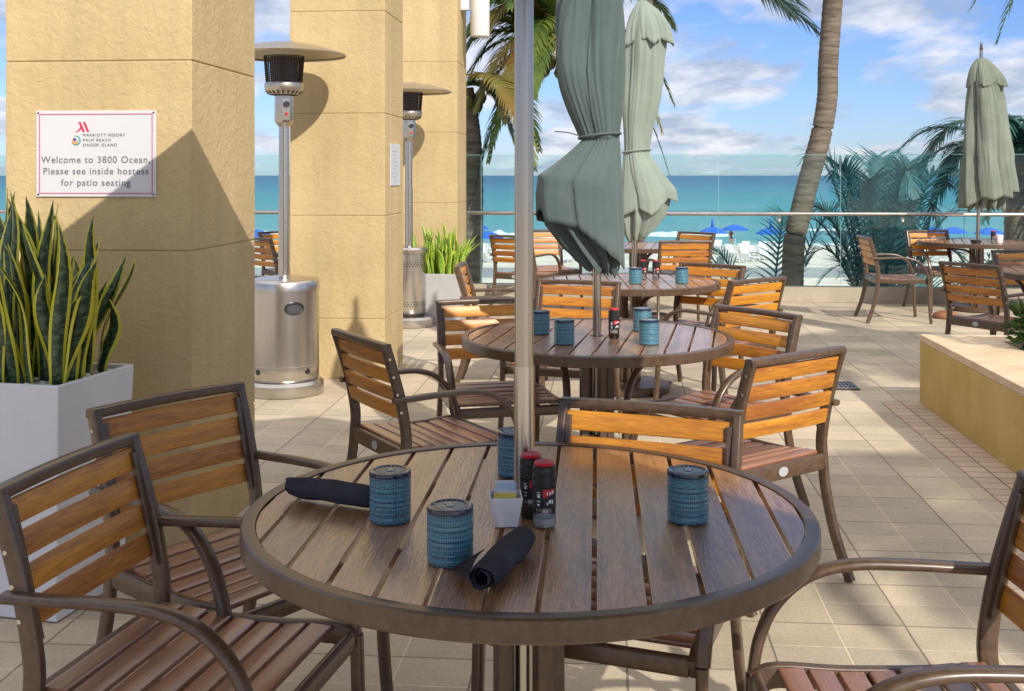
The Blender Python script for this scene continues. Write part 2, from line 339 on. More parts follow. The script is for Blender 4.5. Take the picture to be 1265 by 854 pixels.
def paving():
    m = mat('concrete_pavers', (.5, .45, .37), .75, spec=.3); t = m.node_tree; b = t.nodes['Principled BSDF']; L = t.links.new
    tc = N(t, 'ShaderNodeTexCoord')
    nd = N(t, 'ShaderNodeTexNoise', i_Scale=6.0, i_Detail=2.0); L(tc.outputs['Object'], nd.inputs['Vector'])
    wob = N(t, 'ShaderNodeVectorMath', operation='MULTIPLY_ADD'); L(nd.outputs['Color'], wob.inputs[0]); wob.inputs[1].default_value = (.008, .008, 0); L(tc.outputs['Object'], wob.inputs[2])
    br = N(t, 'ShaderNodeTexBrick', offset=0.0, squash=1.0, i_Scale=1.0); L(wob.outputs[0], br.inputs['Vector'])
    br.inputs['Brick Width'].default_value = .450; br.inputs['Row Height'].default_value = .37; br.inputs['Mortar Size'].default_value = .004
    br.inputs['Mortar Smooth'].default_value = .3; br.inputs['Bias'].default_value = 0
    br.inputs['Color1'].default_value = (.49, .415, .305, 1); br.inputs['Color2'].default_value = (.60, .51, .38, 1); br.inputs['Mortar'].default_value = (.20, .17, .13, 1)
    b2 = N(t, 'ShaderNodeTexBrick', offset=0.0, squash=1.0, i_Scale=1.0); L(wob.outputs[0], b2.inputs['Vector'])
    b2.inputs['Brick Width'].default_value = .225; b2.inputs['Row Height'].default_value = .185; b2.inputs['Mortar Size'].default_value = .0038
    b2.inputs['Mortar Smooth'].default_value = .4; b2.inputs['Color1'].default_value = (.86, .86, .87, 1); b2.inputs['Color2'].default_value = (1.05, 1.03, 1.0, 1); b2.inputs['Mortar'].default_value = (1.34, 1.31, 1.24, 1)
    n1 = N(t, 'ShaderNodeTexNoise', i_Scale=1.3, i_Detail=7.0, i_Roughness=.65); L(tc.outputs['Object'], n1.inputs['Vector'])
    mr = N(t, 'ShaderNodeMapRange'); mr.inputs[1].default_value = .3; mr.inputs[2].default_value = .7; mr.inputs[3].default_value = .74; mr.inputs[4].default_value = 1.15; L(n1.outputs[0], mr.inputs[0])
    n3 = N(t, 'ShaderNodeTexNoise', i_Scale=90.0, i_Detail=4.0); L(tc.outputs['Object'], n3.inputs['Vector'])
    mr3 = N(t, 'ShaderNodeMapRange'); mr3.inputs[1].default_value = .3; mr3.inputs[2].default_value = .7; mr3.inputs[3].default_value = .88; mr3.inputs[4].default_value = 1.08; L(n3.outputs[0], mr3.inputs[0])
    a = N(t, 'ShaderNodeMix', data_type='RGBA', blend_type='MULTIPLY'); a.inputs[0].default_value = 1; L(br.outputs['Color'], a.inputs[6]); L(b2.outputs['Color'], a.inputs[7])
    c = N(t, 'ShaderNodeVectorMath', operation='SCALE'); L(a.outputs[2], c.inputs[0]); L(mr.outputs[0], c.inputs['Scale'])
    d = N(t, 'ShaderNodeVectorMath', operation='SCALE'); L(c.outputs[0], d.inputs[0]); L(mr3.outputs[0], d.inputs['Scale'])
    L(d.outputs[0], b.inputs['Base Color'])
    ad = N(t, 'ShaderNodeMath', operation='ADD'); L(br.outputs['Fac'], ad.inputs[0]); L(b2.outputs['Fac'], ad.inputs[1])
    s_ = N(t, 'ShaderNodeMath', operation='MULTIPLY_ADD'); L(n3.outputs[0], s_.inputs[0]); s_.inputs[1].default_value = -.5; L(ad.outputs[0], s_.inputs[2])
    bu = N(t, 'ShaderNodeBump', i_Strength=.6, i_Distance=.003, invert=True); L(s_.outputs[0], bu.inputs['Height']); L(bu.outputs[0], b.inputs['Normal'])
    return m
M['paving'] = paving()
def brick_border():
    m = mat('brick_border', (.4, .28, .22), .8, spec=.25); t = m.node_tree; b = t.nodes['Principled BSDF']; L = t.links.new
    tc = N(t, 'ShaderNodeTexCoord')
    br = N(t, 'ShaderNodeTexBrick', offset=0.0, i_Scale=1.0); L(tc.outputs['Object'], br.inputs['Vector'])
    br.inputs['Brick Width'].default_value = .24; br.inputs['Row Height'].default_value = .10; br.inputs['Mortar Size'].default_value = .004
    br.inputs['Color1'].default_value = (.52, .39, .29, 1); br.inputs['Color2'].default_value = (.62, .48, .36, 1); br.inputs['Mortar'].default_value = (.18, .13, .10, 1)
    L(br.outputs['Color'], b.inputs['Base Color'])
    bu = N(t, 'ShaderNodeBump', i_Strength=.6, i_Distance=.003, invert=True); L(br.outputs['Fac'], bu.inputs['Height']); L(bu.outputs[0], b.inputs['Normal'])
    return m
M['border'] = brick_border()
def canvas(name, c1, c2):
    m = noise_mat(name, c1, c2, 3.0, .85, .25, bscale=420, bdist=.0008, spec=.2, lo=.3, hi=.7)
    t = m.node_tree; b = t.nodes['Principled BSDF']
    b.inputs['Sheen Weight'].default_value = .15
    return m
M['canvas_dark'] = canvas('shaded_green_canvas', (.075, .108, .105), (.115, .150, .142))  # shaded look of the second parasol put into a darker canvas colour
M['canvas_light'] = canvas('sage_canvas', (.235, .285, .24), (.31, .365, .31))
M['canvas_olive'] = canvas('olive_sage_canvas', (.15, .18, .14), (.235, .265, .21))
M['canvas_open'] = canvas('open_green_canvas', (.22, .28, .24), (.28, .34, .30))
t_ = M['canvas_open'].node_tree; tr_ = N(t_, 'ShaderNodeBsdfTranslucent'); tr_.inputs[0].default_value = (.30, .34, .26, 1); mx_ = N(t_, 'ShaderNodeMixShader'); mx_.inputs[0].default_value = .4
t_.links.new(t_.nodes['Principled BSDF'].outputs[0], mx_.inputs[1]); t_.links.new(tr_.outputs[0], mx_.inputs[2]); t_.links.new(mx_.outputs[0], t_.nodes['Material Output'].inputs[0])
M['napkin'] = noise_mat('charcoal_cloth', (.030, .030, .040), (.055, .055, .068), 10, .9, .5, bscale=500, bdist=.0008, spec=.2)
M['bark'] = noise_mat('palm_bark', (.13, .10, .075), (.28, .225, .17), 6, .9, .8, stretch=(.6, .6, 4), bscale=14, bdist=.02, spec=.15)
def leaf_mat(name, c1, c2, scale=2.0, trans=.35, rough=.4):
    m = bpy.data.materials.new(name); m.use_nodes = True; t = m.node_tree; b = t.nodes['Principled BSDF']; L = t.links.new
    tc = N(t, 'ShaderNodeTexCoord'); no = N(t, 'ShaderNodeTexNoise', i_Scale=scale, i_Detail=4.0); L(tc.outputs['Object'], no.inputs['Vector'])
    cr = N(t, 'ShaderNodeValToRGB'); e = cr.color_ramp.elements; e[0].position = .35; e[0].color = (*c1, 1); e[1].position = .65; e[1].color = (*c2, 1); L(no.outputs[0], cr.inputs[0])
    L(cr.outputs[0], b.inputs['Base Color']); b.inputs['Roughness'].default_value = rough
    tr = N(t, 'ShaderNodeBsdfTranslucent'); L(cr.outputs[0], tr.inputs[0])
    mx = N(t, 'ShaderNodeMixShader'); mx.inputs[0].default_value = trans; L(b.outputs[0], mx.inputs[1]); L(tr.outputs[0], mx.inputs[2])
    L(mx.outputs[0], t.nodes['Material Output'].inputs[0]); return m
M['frond'] = leaf_mat('palm_frond', (.06, .13, .028), (.20, .26, .05))
M['frond_old'] = leaf_mat('dry_palm_frond', (.26, .17, .05), (.26, .27, .07))
M['frond_blue'] = leaf_mat('shaded_palm_frond', (.03, .12, .11), (.07, .20, .16))  # bluish shade on fronds and bushes put into the leaf colour
M['frond_teal'] = leaf_mat('hazy_palm_frond', (.04, .16, .17), (.09, .26, .27))  # bluish haze and glass tint put into the young palms' leaf colour
M['leaf'] = leaf_mat('shrub_leaf', (.03, .075, .015), (.11, .18, .03))
def snake_mat(name, g1, g2, edge):
    m = mat(name, g1, .32); t = m.node_tree; b = t.nodes['Principled BSDF']; L = t.links.new
    uv = N(t, 'ShaderNodeUVMap'); sp = N(t, 'ShaderNodeSeparateXYZ'); L(uv.outputs[0], sp.inputs[0])
    mp = N(t, 'ShaderNodeMapping'); mp.inputs['Scale'].default_value = (2, 26, 1); L(uv.outputs[0], mp.inputs[0])
    no = N(t, 'ShaderNodeTexNoise', i_Scale=1.0, i_Detail=3.0, i_Distortion=1.0); L(mp.outputs[0], no.inputs['Vector'])
    cr = N(t, 'ShaderNodeValToRGB'); e = cr.color_ramp.elements; e[0].position = .45; e[0].color = (*g1, 1); e[1].position = .56; e[1].color = (*g2, 1); L(no.outputs[0], cr.inputs[0])
    s1 = N(t, 'ShaderNodeMath', operation='SUBTRACT'); L(sp.outputs[0], s1.inputs[0]); s1.inputs[1].default_value = .5
    ab = N(t, 'ShaderNodeMath', operation='ABSOLUTE'); L(s1.outputs[0], ab.inputs[0])
    gt = N(t, 'ShaderNodeMath', operation='GREATER_THAN'); L(ab.outputs[0], gt.inputs[0]); gt.inputs[1].default_value = .34
    mx = N(t, 'ShaderNodeMix', data_type='RGBA'); L(gt.outputs[0], mx.inputs[0]); L(cr.outputs[0], mx.inputs[6]); mx.inputs[7].default_value = (*edge, 1)
    L(mx.outputs[2], b.inputs['Base Color']); return m
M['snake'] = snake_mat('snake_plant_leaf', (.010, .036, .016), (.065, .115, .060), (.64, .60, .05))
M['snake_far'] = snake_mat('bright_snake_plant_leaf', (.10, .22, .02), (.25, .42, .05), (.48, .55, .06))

# ------------------------------------------------------------------ setting
def struct(name, mb, m, **k):
    o = mb.build(name, m, **k); o['kind'] = 'structure'; return o
g = MB(); g.box((0, 0, 0), (44, 43.2, .4))
fl = struct('terrace_floor', g, M['paving'])
fl.rotation_euler = (0, 0, -YAW); c0 = V((.30, 13.15, -.2)) - F * 21.6; fl.location = c0
# glass line reference: point G0 on the line, direction U
G0 = V((3.07, 12.98, 0))
def gl(s): return G0 + U * s
kr = MB(); kr.box((0, 0, .085), (40, .24, .17))
kb = kr.build('kerb_wall', noise_mat('kerb_stone', (.34, .29, .22), (.44, .38, .29), 3, .8, .3, bscale=60, bdist=.002, spec=.2), bevel=.006); kb.rotation_euler = (0, 0, -YAW); kb.location = gl(0) + F * .02  # partial shade on the kerb put into a darker stone colour
tag(kb, 'low cream kerb wall carrying the glass railing along the sea edge of the terrace', 'kerb')

# beach and sea
def sand_mat():
    return noise_mat('sand', (.60, .55, .47), (.76, .71, .62), .5, .95, .5, bscale=8, bdist=.05, spec=.1)
M['sand'] = sand_mat()
M['scrub'] = noise_mat('dune_ground', (.10, .12, .07), (.30, .27, .2), .4, .95, .5, bscale=3, bdist=.1, spec=.1)
prof = [(13.4, -1.6), (26, -1.7), (34, -3.2), (52, -4.35), (60, -4.5), (85, -4.75), (104, -5.12), (115, -5.5), (150, -6.5)]
g = MB()
for i in range(len(prof) - 1):
    (y0, z0), (y1, z1) = prof[i], prof[i + 1]
    for k in range(24):
        x0, x1 = -240 + 20 * k, -220 + 20 * k
        g.quad((x0, y0, z0), (x1, y0, z0), (x1, y1, z1), (x0, y1, z1))
bch = struct('beach', g, M['sand'])
def sea_mat():
    m = mat('sea_water', (.05, .3, .35), .42, spec=.22); t = m.node_tree; b = t.nodes['Principled BSDF']; L = t.links.new
    ge = N(t, 'ShaderNodeNewGeometry'); sp = N(t, 'ShaderNodeSeparateXYZ'); L(ge.outputs['Position'], sp.inputs[0])
    mp = N(t, 'ShaderNodeMapping'); mp.inputs['Scale'].default_value = (.011, .09, 1); L(ge.outputs['Position'], mp.inputs[0])
    n0 = N(t, 'ShaderNodeTexNoise', i_Scale=1.0, i_Detail=6.0, i_Roughness=.6); L(mp.outputs[0], n0.inputs['Vector'])
    lg = N(t, 'ShaderNodeMath', operation='LOGARITHM'); L(sp.outputs['Y'], lg.inputs[0]); lg.inputs[1].default_value = 10
    ad = N(t, 'ShaderNodeMath', operation='MULTIPLY_ADD'); L(n0.outputs[0], ad.inputs[0]); ad.inputs[1].default_value = .62; L(lg.outputs[0], ad.inputs[2])
    mr = N(t, 'ShaderNodeMapRange'); mr.inputs[1].default_value = 2.30; mr.inputs[2].default_value = 3.65; L(ad.outputs[0], mr.inputs[0])
    cr = N(t, 'ShaderNodeValToRGB'); e = cr.color_ramp.elements
    e[0].position = 0; e[0].color = (.15, .35, .36, 1); e[1].position = 1; e[1].color = (.012, .115, .225, 1)
    for p, c in ((.16, (.075, .30, .34)), (.36, (.04, .25, .30)), (.55, (.026, .19, .275)), (.72, (.017, .14, .24))): k = e.new(p); k.color = (*c, 1)
    L(mr.outputs[0], cr.inputs[0])
    # streaky foam near shore
    mp2 = N(t, 'ShaderNodeMapping'); mp2.inputs['Scale'].default_value = (.05, .22, 1); L(ge.outputs['Position'], mp2.inputs[0])
    n2 = N(t, 'ShaderNodeTexNoise', i_Scale=1.0, i_Detail=5.0, i_Roughness=.65); L(mp2.outputs[0], n2.inputs['Vector'])
    m2 = N(t, 'ShaderNodeMapRange'); m2.inputs[1].default_value = 104; m2.inputs[2].default_value = 112; m2.inputs[3].default_value = .34; m2.inputs[4].default_value = 0; L(sp.outputs['Y'], m2.inputs[0])
    m3 = N(t, 'ShaderNodeMath', operation='ADD'); L(n2.outputs[0], m3.inputs[0]); L(m2.outputs[0], m3.inputs[1])
    cf = N(t, 'ShaderNodeValToRGB'); cf.color_ramp.elements[0].position = .66; cf.color_ramp.elements[1].position = .74; L(m3.outputs[0], cf.inputs[0])
    mx = N(t, 'ShaderNodeMix', data_type='RGBA'); L(cf.outputs[0], mx.inputs[0]); L(cr.outputs[0], mx.inputs[6]); mx.inputs[7].default_value = (.62, .72, .74, 1)
    L(mx.outputs[2], b.inputs['Base Color'])
    mp3 = N(t, 'ShaderNodeMapping'); mp3.inputs['Scale'].default_value = (.12, .7, 1); L(ge.outputs['Position'], mp3.inputs[0])
    n4 = N(t, 'ShaderNodeTexNoise', i_Scale=1.0, i_Detail=6.0); L(mp3.outputs[0], n4.inputs['Vector'])
    bu = N(t, 'ShaderNodeBump', i_Strength=.5, i_Distance=.5); L(n4.outputs[0], bu.inputs['Height']); L(bu.outputs[0], b.inputs['Normal'])
    return m
g = MB(); g.quad((-9000, 100, -5.15), (9000, 100, -5.15), (9000, 9000, -5.15), (-9000, 9000, -5.15))
struct('sea', g, sea_mat())
# breaking waves as low ridges of foam
M['foam'] = noise_mat('wave_foam', (.55, .66, .68), (.88, .9, .9), 1.2, .9, .8, bscale=3, bdist=.2)
def wave(x0, x1, y, h, d):
    g = MB(); n = 40; prev = None
    for i in range(n + 1):
        t = i / n; x = x0 + (x1 - x0) * t
        e = math.sin(PI * t) ** .5; hh = h * e * (.6 + .8 * noise.noise(V((x * .35, y, 0))) ** 2 + .3 * noise.noise(V((x * 1.1, y, 3)))); hh = max(hh, .02)
        yy = y + 1.2 * noise.noise(V((x * .12, 0, y)))
        row = [V((x, yy - d * e, -5.16)), V((x, yy - d * .45 * e, -5.15 + hh * .8)), V((x, yy, -5.15 + hh)), V((x, yy + d * .8 * e, -5.16))]
        if prev:
            for k in range(3): g.quad(prev[k], row[k], row[k + 1], prev[k + 1])
        prev = row
    return struct('wave', g, M['foam'], smooth=True)
wave(13.5, 24, 122, .75, 2.5); wave(-6, 1.5, 120, .9, 3.0); wave(30, 42, 134, .30, 1.5); wave(-40, -22, 126, .5, 2); wave(60, 82, 128, .4, 2)
wave(2, 9, 118, .3, 1.5)

# ------------------------------------------------------------------ columns
def column(fr, w_, d_, label, h=4.7, name='stucco_column'):
    """fr: front right corner; grows left (-U) and back (+F)"""
    c = V((fr[0], fr[1], 0)) - U * (w_ / 2) + F * (d_ / 2)
    t = thing(name, label, 'column', c, -YAW, 'yellow stucco columns')
    z = 0; joints = [.43, 1.165, 1.895, 2.625, 3.36, 4.09, h]
    g = MB(); gr = MB()
    for j in joints:
        g.box((0, 0, (z + j) / 2), (w_, d_, j - z)); z = j + .005
        if j != h: gr.box((0, 0, j + .0025), (w_ - .010, d_ - .010, .0052))
    g.build('shaft', M['stucco'], t, bevel=.004); gr.build('joint', M['stucco'], t)
    return t, c
colA, cA = column((-1.224, 4.30), .745, .765, 'nearest yellow stucco column, carrying the white welcome sign')
colB, cB = column((-.904, 8.0), .69, .70, 'middle yellow stucco column behind the big steel patio heater')
colC, cC = column((-.564, 11.6), .69, .72, 'farthest yellow stucco column with the white wall lamp')
dr = thing('door_frame', 'dark brown door frame standing just left of the nearest column', 'door frame', cA - U * .47 + F * .1, -YAW)
MB().box((0, 0, 2.1), (.16, .20, 4.2)).build('jamb', mat('brown_frame', (.12, .065, .03), .5), dr, bevel=.004)
MB().box((.087, -.06, 2.1), (.012, .03, 4.2)).build('trim', mat('plum_trim', (.10, .06, .08), .5), dr)

# glass railing
gr = thing('glass_railing', 'frameless clear glass railing with a steel handrail between terrace and beach', 'railing', gl(0), -YAW)
joints = [-2.07 + 1.385 * k for k in range(-7, 9)]
for a, b in zip(joints[:-1], joints[1:]):
    MB().box(((a + b) / 2, 0, .93), (b - a - .012, .012, 1.52)).build('glass_pane', M['glass'], gr)
    MB().box(((a + b) / 2, 0, 1.692), (b - a - .012, .0125, .004)).build('pane_edge', M['glass_edge'], gr)
    MB().box((a + .008, 0, .93), (.004, .0125, 1.52)).build('pane_edge', M['glass_edge'], gr)
    bk = MB(); bk.tube([(a + .69, -.006, .955), (a + .69, -.05, .955)], .022, 12); bk.tube([(a + .69, -.045, .955), (a + .69, -.06, .985)], .009, 8)
    bk.lathe([(.0, -.02), (.018, -.015), (.024, 0), (.018, .015), (0, .02)], 12, (a + .69, -.05, .93), caps=False)
    bk.build('bracket', M['steel'], gr, smooth=True, auto=40)
MB().tube([(-11.8, -.06, 1.01), (10, -.06, 1.01)], .024, 12).build('handrail', M['steel'], gr, smooth=True, auto=60)

# raised planter on the right
pl = thing('planter_wall', 'low ochre stucco planter wall with a cream coping right of the walkway', 'planter', (0, 0, 0), -YAW)
P0 = V((2.60, 7.17, 0)); pl.location = P0
g = MB(); Lp = 2.95
g.box((1.9, -Lp / 2, .199), (3.8, Lp, .398)); g.build('wall', M['stucco_low'], pl, bevel=.004)
g = MB()
g.box((.21, -Lp / 2, .421), (.42, Lp + .006, .045)); g.box((2.11, -.13, .421), (3.38, .26, .0445)); g.box((2.11, -Lp + .13, .421), (3.38, .26, .0445))
g.build('coping', M['coping'], pl, bevel=.005)
MB().box((2.1, -Lp / 2, .402), (3.36, Lp - .53, .006)).build('soil', M['soil'], pl)
bo = struct('brick_strip', MB().box((0, 0, 0), (.235, 4.4, .008)), M['border']); bo.rotation_euler = (0, 0, -YAW)
bo.location = P0 - U * .12 - F * 2.2 + V((0, 0, .004))

def leaf_cloud(n, c, rad, size, seed=1, flat=.5):
    rnd = random.Random(seed); g = MB()
    for _ in range(n):
        while True:
            p = V((rnd.uniform(-1, 1), rnd.uniform(-1, 1), rnd.uniform(-1, 1)))
            if .25 < p.length < 1: break
        bump = 1 + .3 * noise.noise(p * 2.5 + V((seed, 0, 0)))
        q = V(c) + V((p.x * rad[0], p.y * rad[1], p.z * rad[2])) * bump
        d = (p + V((rnd.uniform(-.6, .6), rnd.uniform(-.6, .6), rnd.uniform(-.2, .8)))).normalized()
        s = d.cross(V((rnd.uniform(-1, 1), rnd.uniform(-1, 1), rnd.uniform(-1, 1)))).normalized()
        l = size * rnd.uniform(.6, 1.3); ww = l * .42; nn = d.cross(s) * l * .12
        g.quad(q, q + d * l * .5 + s * ww * .5 - nn, q + d * l - nn * 2, q + d * l * .5 - s * ww * .5 - nn)
    return g
for k, (x, y, rr, lab) in enumerate([(3.16, 6.55, .22, 'small glossy leaved shrub at the left end of the ochre planter'), (3.95, 6.2, .42, 'larger glossy shrub behind the small one in the ochre planter'),
                         (3.5, 5.2, .38, 'glossy shrub nearest the viewer in the ochre planter')]):
    sh = thing('shrub', lab, 'shrub', (x, y, .40), 0, 'shrubs in the planter')
    leaf_cloud(1500, (0, 0, rr * .75), (rr, rr * .9, rr * .8), .055, k + 3).build('foliage', M['leaf'], sh)
    st = MB()
    for q in range(5):
        a = q * 1.3; st.tube([(0.02 * math.cos(a), .02 * math.sin(a), -.01), (.12 * math.cos(a), .12 * math.sin(a), rr * .8)], .007, 6)
    st.build('stem', M['bark'], sh)
dg = thing('drain_grate', 'small square steel drain grate set in the paving', 'drain', (2.24, 7.75, .006), -YAW)
g = MB(); g.box((0, 0, 0), (.26, .26, .006)); g.build('tray', M['dark_steel'], dg)
g = MB()
for k in range(9): g.box((-.11 + .0275 * k, 0, .005), (.012, .25, .006))
for k in range(4): g.box((0, -.12 + .08 * k, .0065), (.25, .01, .006))
g.build('grille', M['steel'], dg)

# ------------------------------------------------------------------ chair
def side_path(pts, x): return [V((x if len(p) == 2 else p[2], p[0], p[1])) for p in pts]
def ZC(k): return .590 + .0660 * k
def LEAN(z): return -.222 - max(0, z - .5) * .235
def make_chair():
    t = thing('armchair', 'x', 'chair')
    bz = M['bronze']
    up = [(-.222, .425), (-.218, .50), (-.238, .62), (-.268, .73), (-.30, .83)]
    g = MB()
    for s in (-1, 1):
        g.sweep(catmull(side_path(up, s * .238), 5), rrect(.024, .040, .25), side=(1, 0, 0))
    top = [V((-.25, -.300, .832)), V((-.12, -.307, .834)), V((0, -.309, .835)), V((.12, -.307, .834)), V((.25, -.300, .832))]
    g.sweep(catmull(top, 4), rrect(.036, .026, .25), up=V((0, 0, 1)))
    g.split = len(g.f); g.mat2 = M['steel']
    for s in (-1, 1):
        for k in range(4):
            zc = ZC(k); y = LEAN(zc); g.tube([(s * .249, y, zc), (s * .2518, y, zc)], .005, 8)
    g.build('back_frame', bz, t, smooth=True, auto=50)
    # backrest slats, bowed back in the middle
    g = MB()
    for k in range(4):
        zc = ZC(k); lean = LEAN(zc)
        pts = []
        for i in range(9):
            x = -.226 + .452 * i / 8; bow = -.007 * (1 - (x / .226) ** 2)
            pts.append(V((x, lean + bow, zc)))
        g.sweep(pts, [(a, b) for a, b in rrect(.014, .053, .22)], up=V((0, -.235, .97)).normalized())
    g.build('backrest', M['teak'], t, smooth=True, auto=50)
    for s in (-1, 1):
        st = MB(); st.sweep([V((s * .219, -.219, .545)), V((s * .219, -.281, .805))], rrect(.016, .012, .2), side=(1, 0, 0)); st.build('slat_bracket', bz, t)
    # seat slats (lateral), dished with a waterfall front
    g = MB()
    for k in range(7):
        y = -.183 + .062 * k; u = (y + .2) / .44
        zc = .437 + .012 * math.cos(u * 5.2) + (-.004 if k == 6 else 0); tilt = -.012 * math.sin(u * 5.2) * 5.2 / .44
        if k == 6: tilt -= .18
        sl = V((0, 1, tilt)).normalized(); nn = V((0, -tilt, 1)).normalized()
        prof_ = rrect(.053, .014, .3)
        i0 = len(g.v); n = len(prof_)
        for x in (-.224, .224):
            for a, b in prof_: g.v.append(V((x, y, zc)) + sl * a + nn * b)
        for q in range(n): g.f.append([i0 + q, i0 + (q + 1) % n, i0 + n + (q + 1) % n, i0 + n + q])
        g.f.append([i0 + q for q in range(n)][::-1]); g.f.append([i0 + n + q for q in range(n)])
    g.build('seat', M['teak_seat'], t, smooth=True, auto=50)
    g = MB()
    for s in (-1, 1):
        g.sweep(catmull([V((s * .238, -.235, .425)), V((s * .238, -.1, .415)), V((s * .238, .08, .412)), V((s * .238, .215, .418)), V((s * .238, .262, .400))], 4), rrect(.022, .050, .2), side=(1, 0, 0))
    g.sweep([V((-.228, -.226, .420)), V((.228, -.226, .420))], rrect(.022, .058, .2))
    g.sweep([V((-.228, .258, .404)), V((.228, .258, .404))], rrect(.022, .046, .4))
    g.sweep([V((-.228, .02, .406)), V((.228, .02, .406))], rrect(.03, .018, .2))
    g.build('seat_frame', bz, t, smooth=True, auto=50)
    for s in (-1, 1):
        arm = [(-.275, .636, s * .252), (-.20, .638, s * .254), (-.06, .643, s * .258), (.06, .640, s * .262), (.15, .612, s * .264), (.215, .552, s * .264), (.248, .48, s * .262), (.262, .41, s * .258)]
        MB().sweep(catmull([V((p[2], p[0], p[1])) for p in arm], 6), rrect(.036, .022, .45), side=(1, 0, 0)).build('armrest', bz, t, smooth=True, auto=50)
        MB().sweep(catmull([V((s * .258, .262, .409)), V((s * .262, .268, .2)), V((s * .270, .282, .004))], 4), rrect(.028, .030, .3), side=(1, 0, 0)).build('leg', bz, t, smooth=True, auto=50)
        MB().sweep(catmull([V((s * .240, -.222, .424)), V((s * .243, -.232, .32)), V((s * .250, -.268, .16)), V((s * .262, -.325, .004))], 4), rrect(.024, .038, .3), side=(1, 0, 0)).build('leg', bz, t, smooth=True, auto=50)
    bd = MB(); bd.tube([(.0, -.2375, .420), (.0, -.2405, .420)], .017, 18)
    for v_ in bd.v: v_.x *= 1.45
    bd.build('badge', mat('badge_grey', (.42, .44, .45), .4), t)
    return t
chair0 = make_chair(); register(chair0); used = [False]
def chair(bx, by, fx, fy, label, group):
    f = V((fx, fy, 0)).normalized()
    o = chair0 if not used[0] else copy_tree(chair0); used[0] = True
    o.location = V((bx, by, 0)) + f * .305
    o.rotation_euler = (0, 0, math.atan2(-f.x, f.y))
    o['label'] = label; o['group'] = group; return o
G = 'slatted armchairs around the terrace tables'
chair(-.965, 2.445, .976, -.217, 'armchair at the lower left corner with brown slats in shade, nearest the white planter', G)
chair(-.96, 3.15, .80, -.60, 'armchair with reddish slats between the lower left chair and the near column', G)
chair(.37, 3.02, -.36, -.93, 'orange backed armchair tucked under the far side of the nearest table', G)
chair(.99, 3.885, -.60, .80, 'orange backed armchair turned away, its badge showing, between nearest and second table', G)
chair(1.065, 2.09, -1, .03, 'armchair cut off by the lower right corner, facing the nearest table', G)
chair(1.12, 5.13, -.81, -.58, 'orange backed armchair on the right side of the second table', G)
chair(.39, 6.54, -.35, -.94, 'orange backed armchair behind the second table, next to the grey green parasol hem', G)
chair(-.13, 5.56, .22, -.97, 'brown backed armchair facing the viewer just left of the near parasol pole', G)
chair(-.585, 4.29, .86, .51, 'dark armchair seen from behind with a pale lit seat, in front of the middle column', G)
chair(1.46, 6.66, -.62, .78, 'small orange backed armchair turned away on the right near side of the third table', G)
chair(1.38, 7.75, -.62, -.78, 'orange backed armchair at the right far side of the third table', G)
chair(-.36, 7.75, .998, -.06, 'dark armchair seen edge on left of the third table, near the grey planter', G)
chair(1.62, 10.5, -.08, 1, 'orange backed armchair turned to the sea in front of the fourth table', G)
chair(1.98, 12.05, -.75, -.65, 'dark brown chair by the glass, right end of the table nearest the waves', G)
chair(-.02, 11.4, .55, .84, 'orange armchair turned away just left of the near pole, close to the glass', G)
chair(.30, 12.55, .35, -.94, 'orange armchair facing the viewer against the glass, behind the pole', G)
chair(-2.50, 11.0, .7, .7, 'small brown armchair seen in the gap left of the big heater', G)
chair(-2.55, 12.25, .7, -.7, 'dark armchair by the glass seen in the gap left of the big heater', G)
chair(3.53, 11.3, .998, -.07, 'armchair in profile left of the table under the olive parasol', G)
chair(4.60, 12.48, .15, -.99, 'brown armchair against the glass, left behind the table under the olive parasol', G)
chair(3.17, 7.80, .88, .48, 'tan backed armchair turned away behind the ochre planter', G)
chair(4.17, 9.22, .1, -1, 'brown armchair behind the table cut off by the right edge', G)

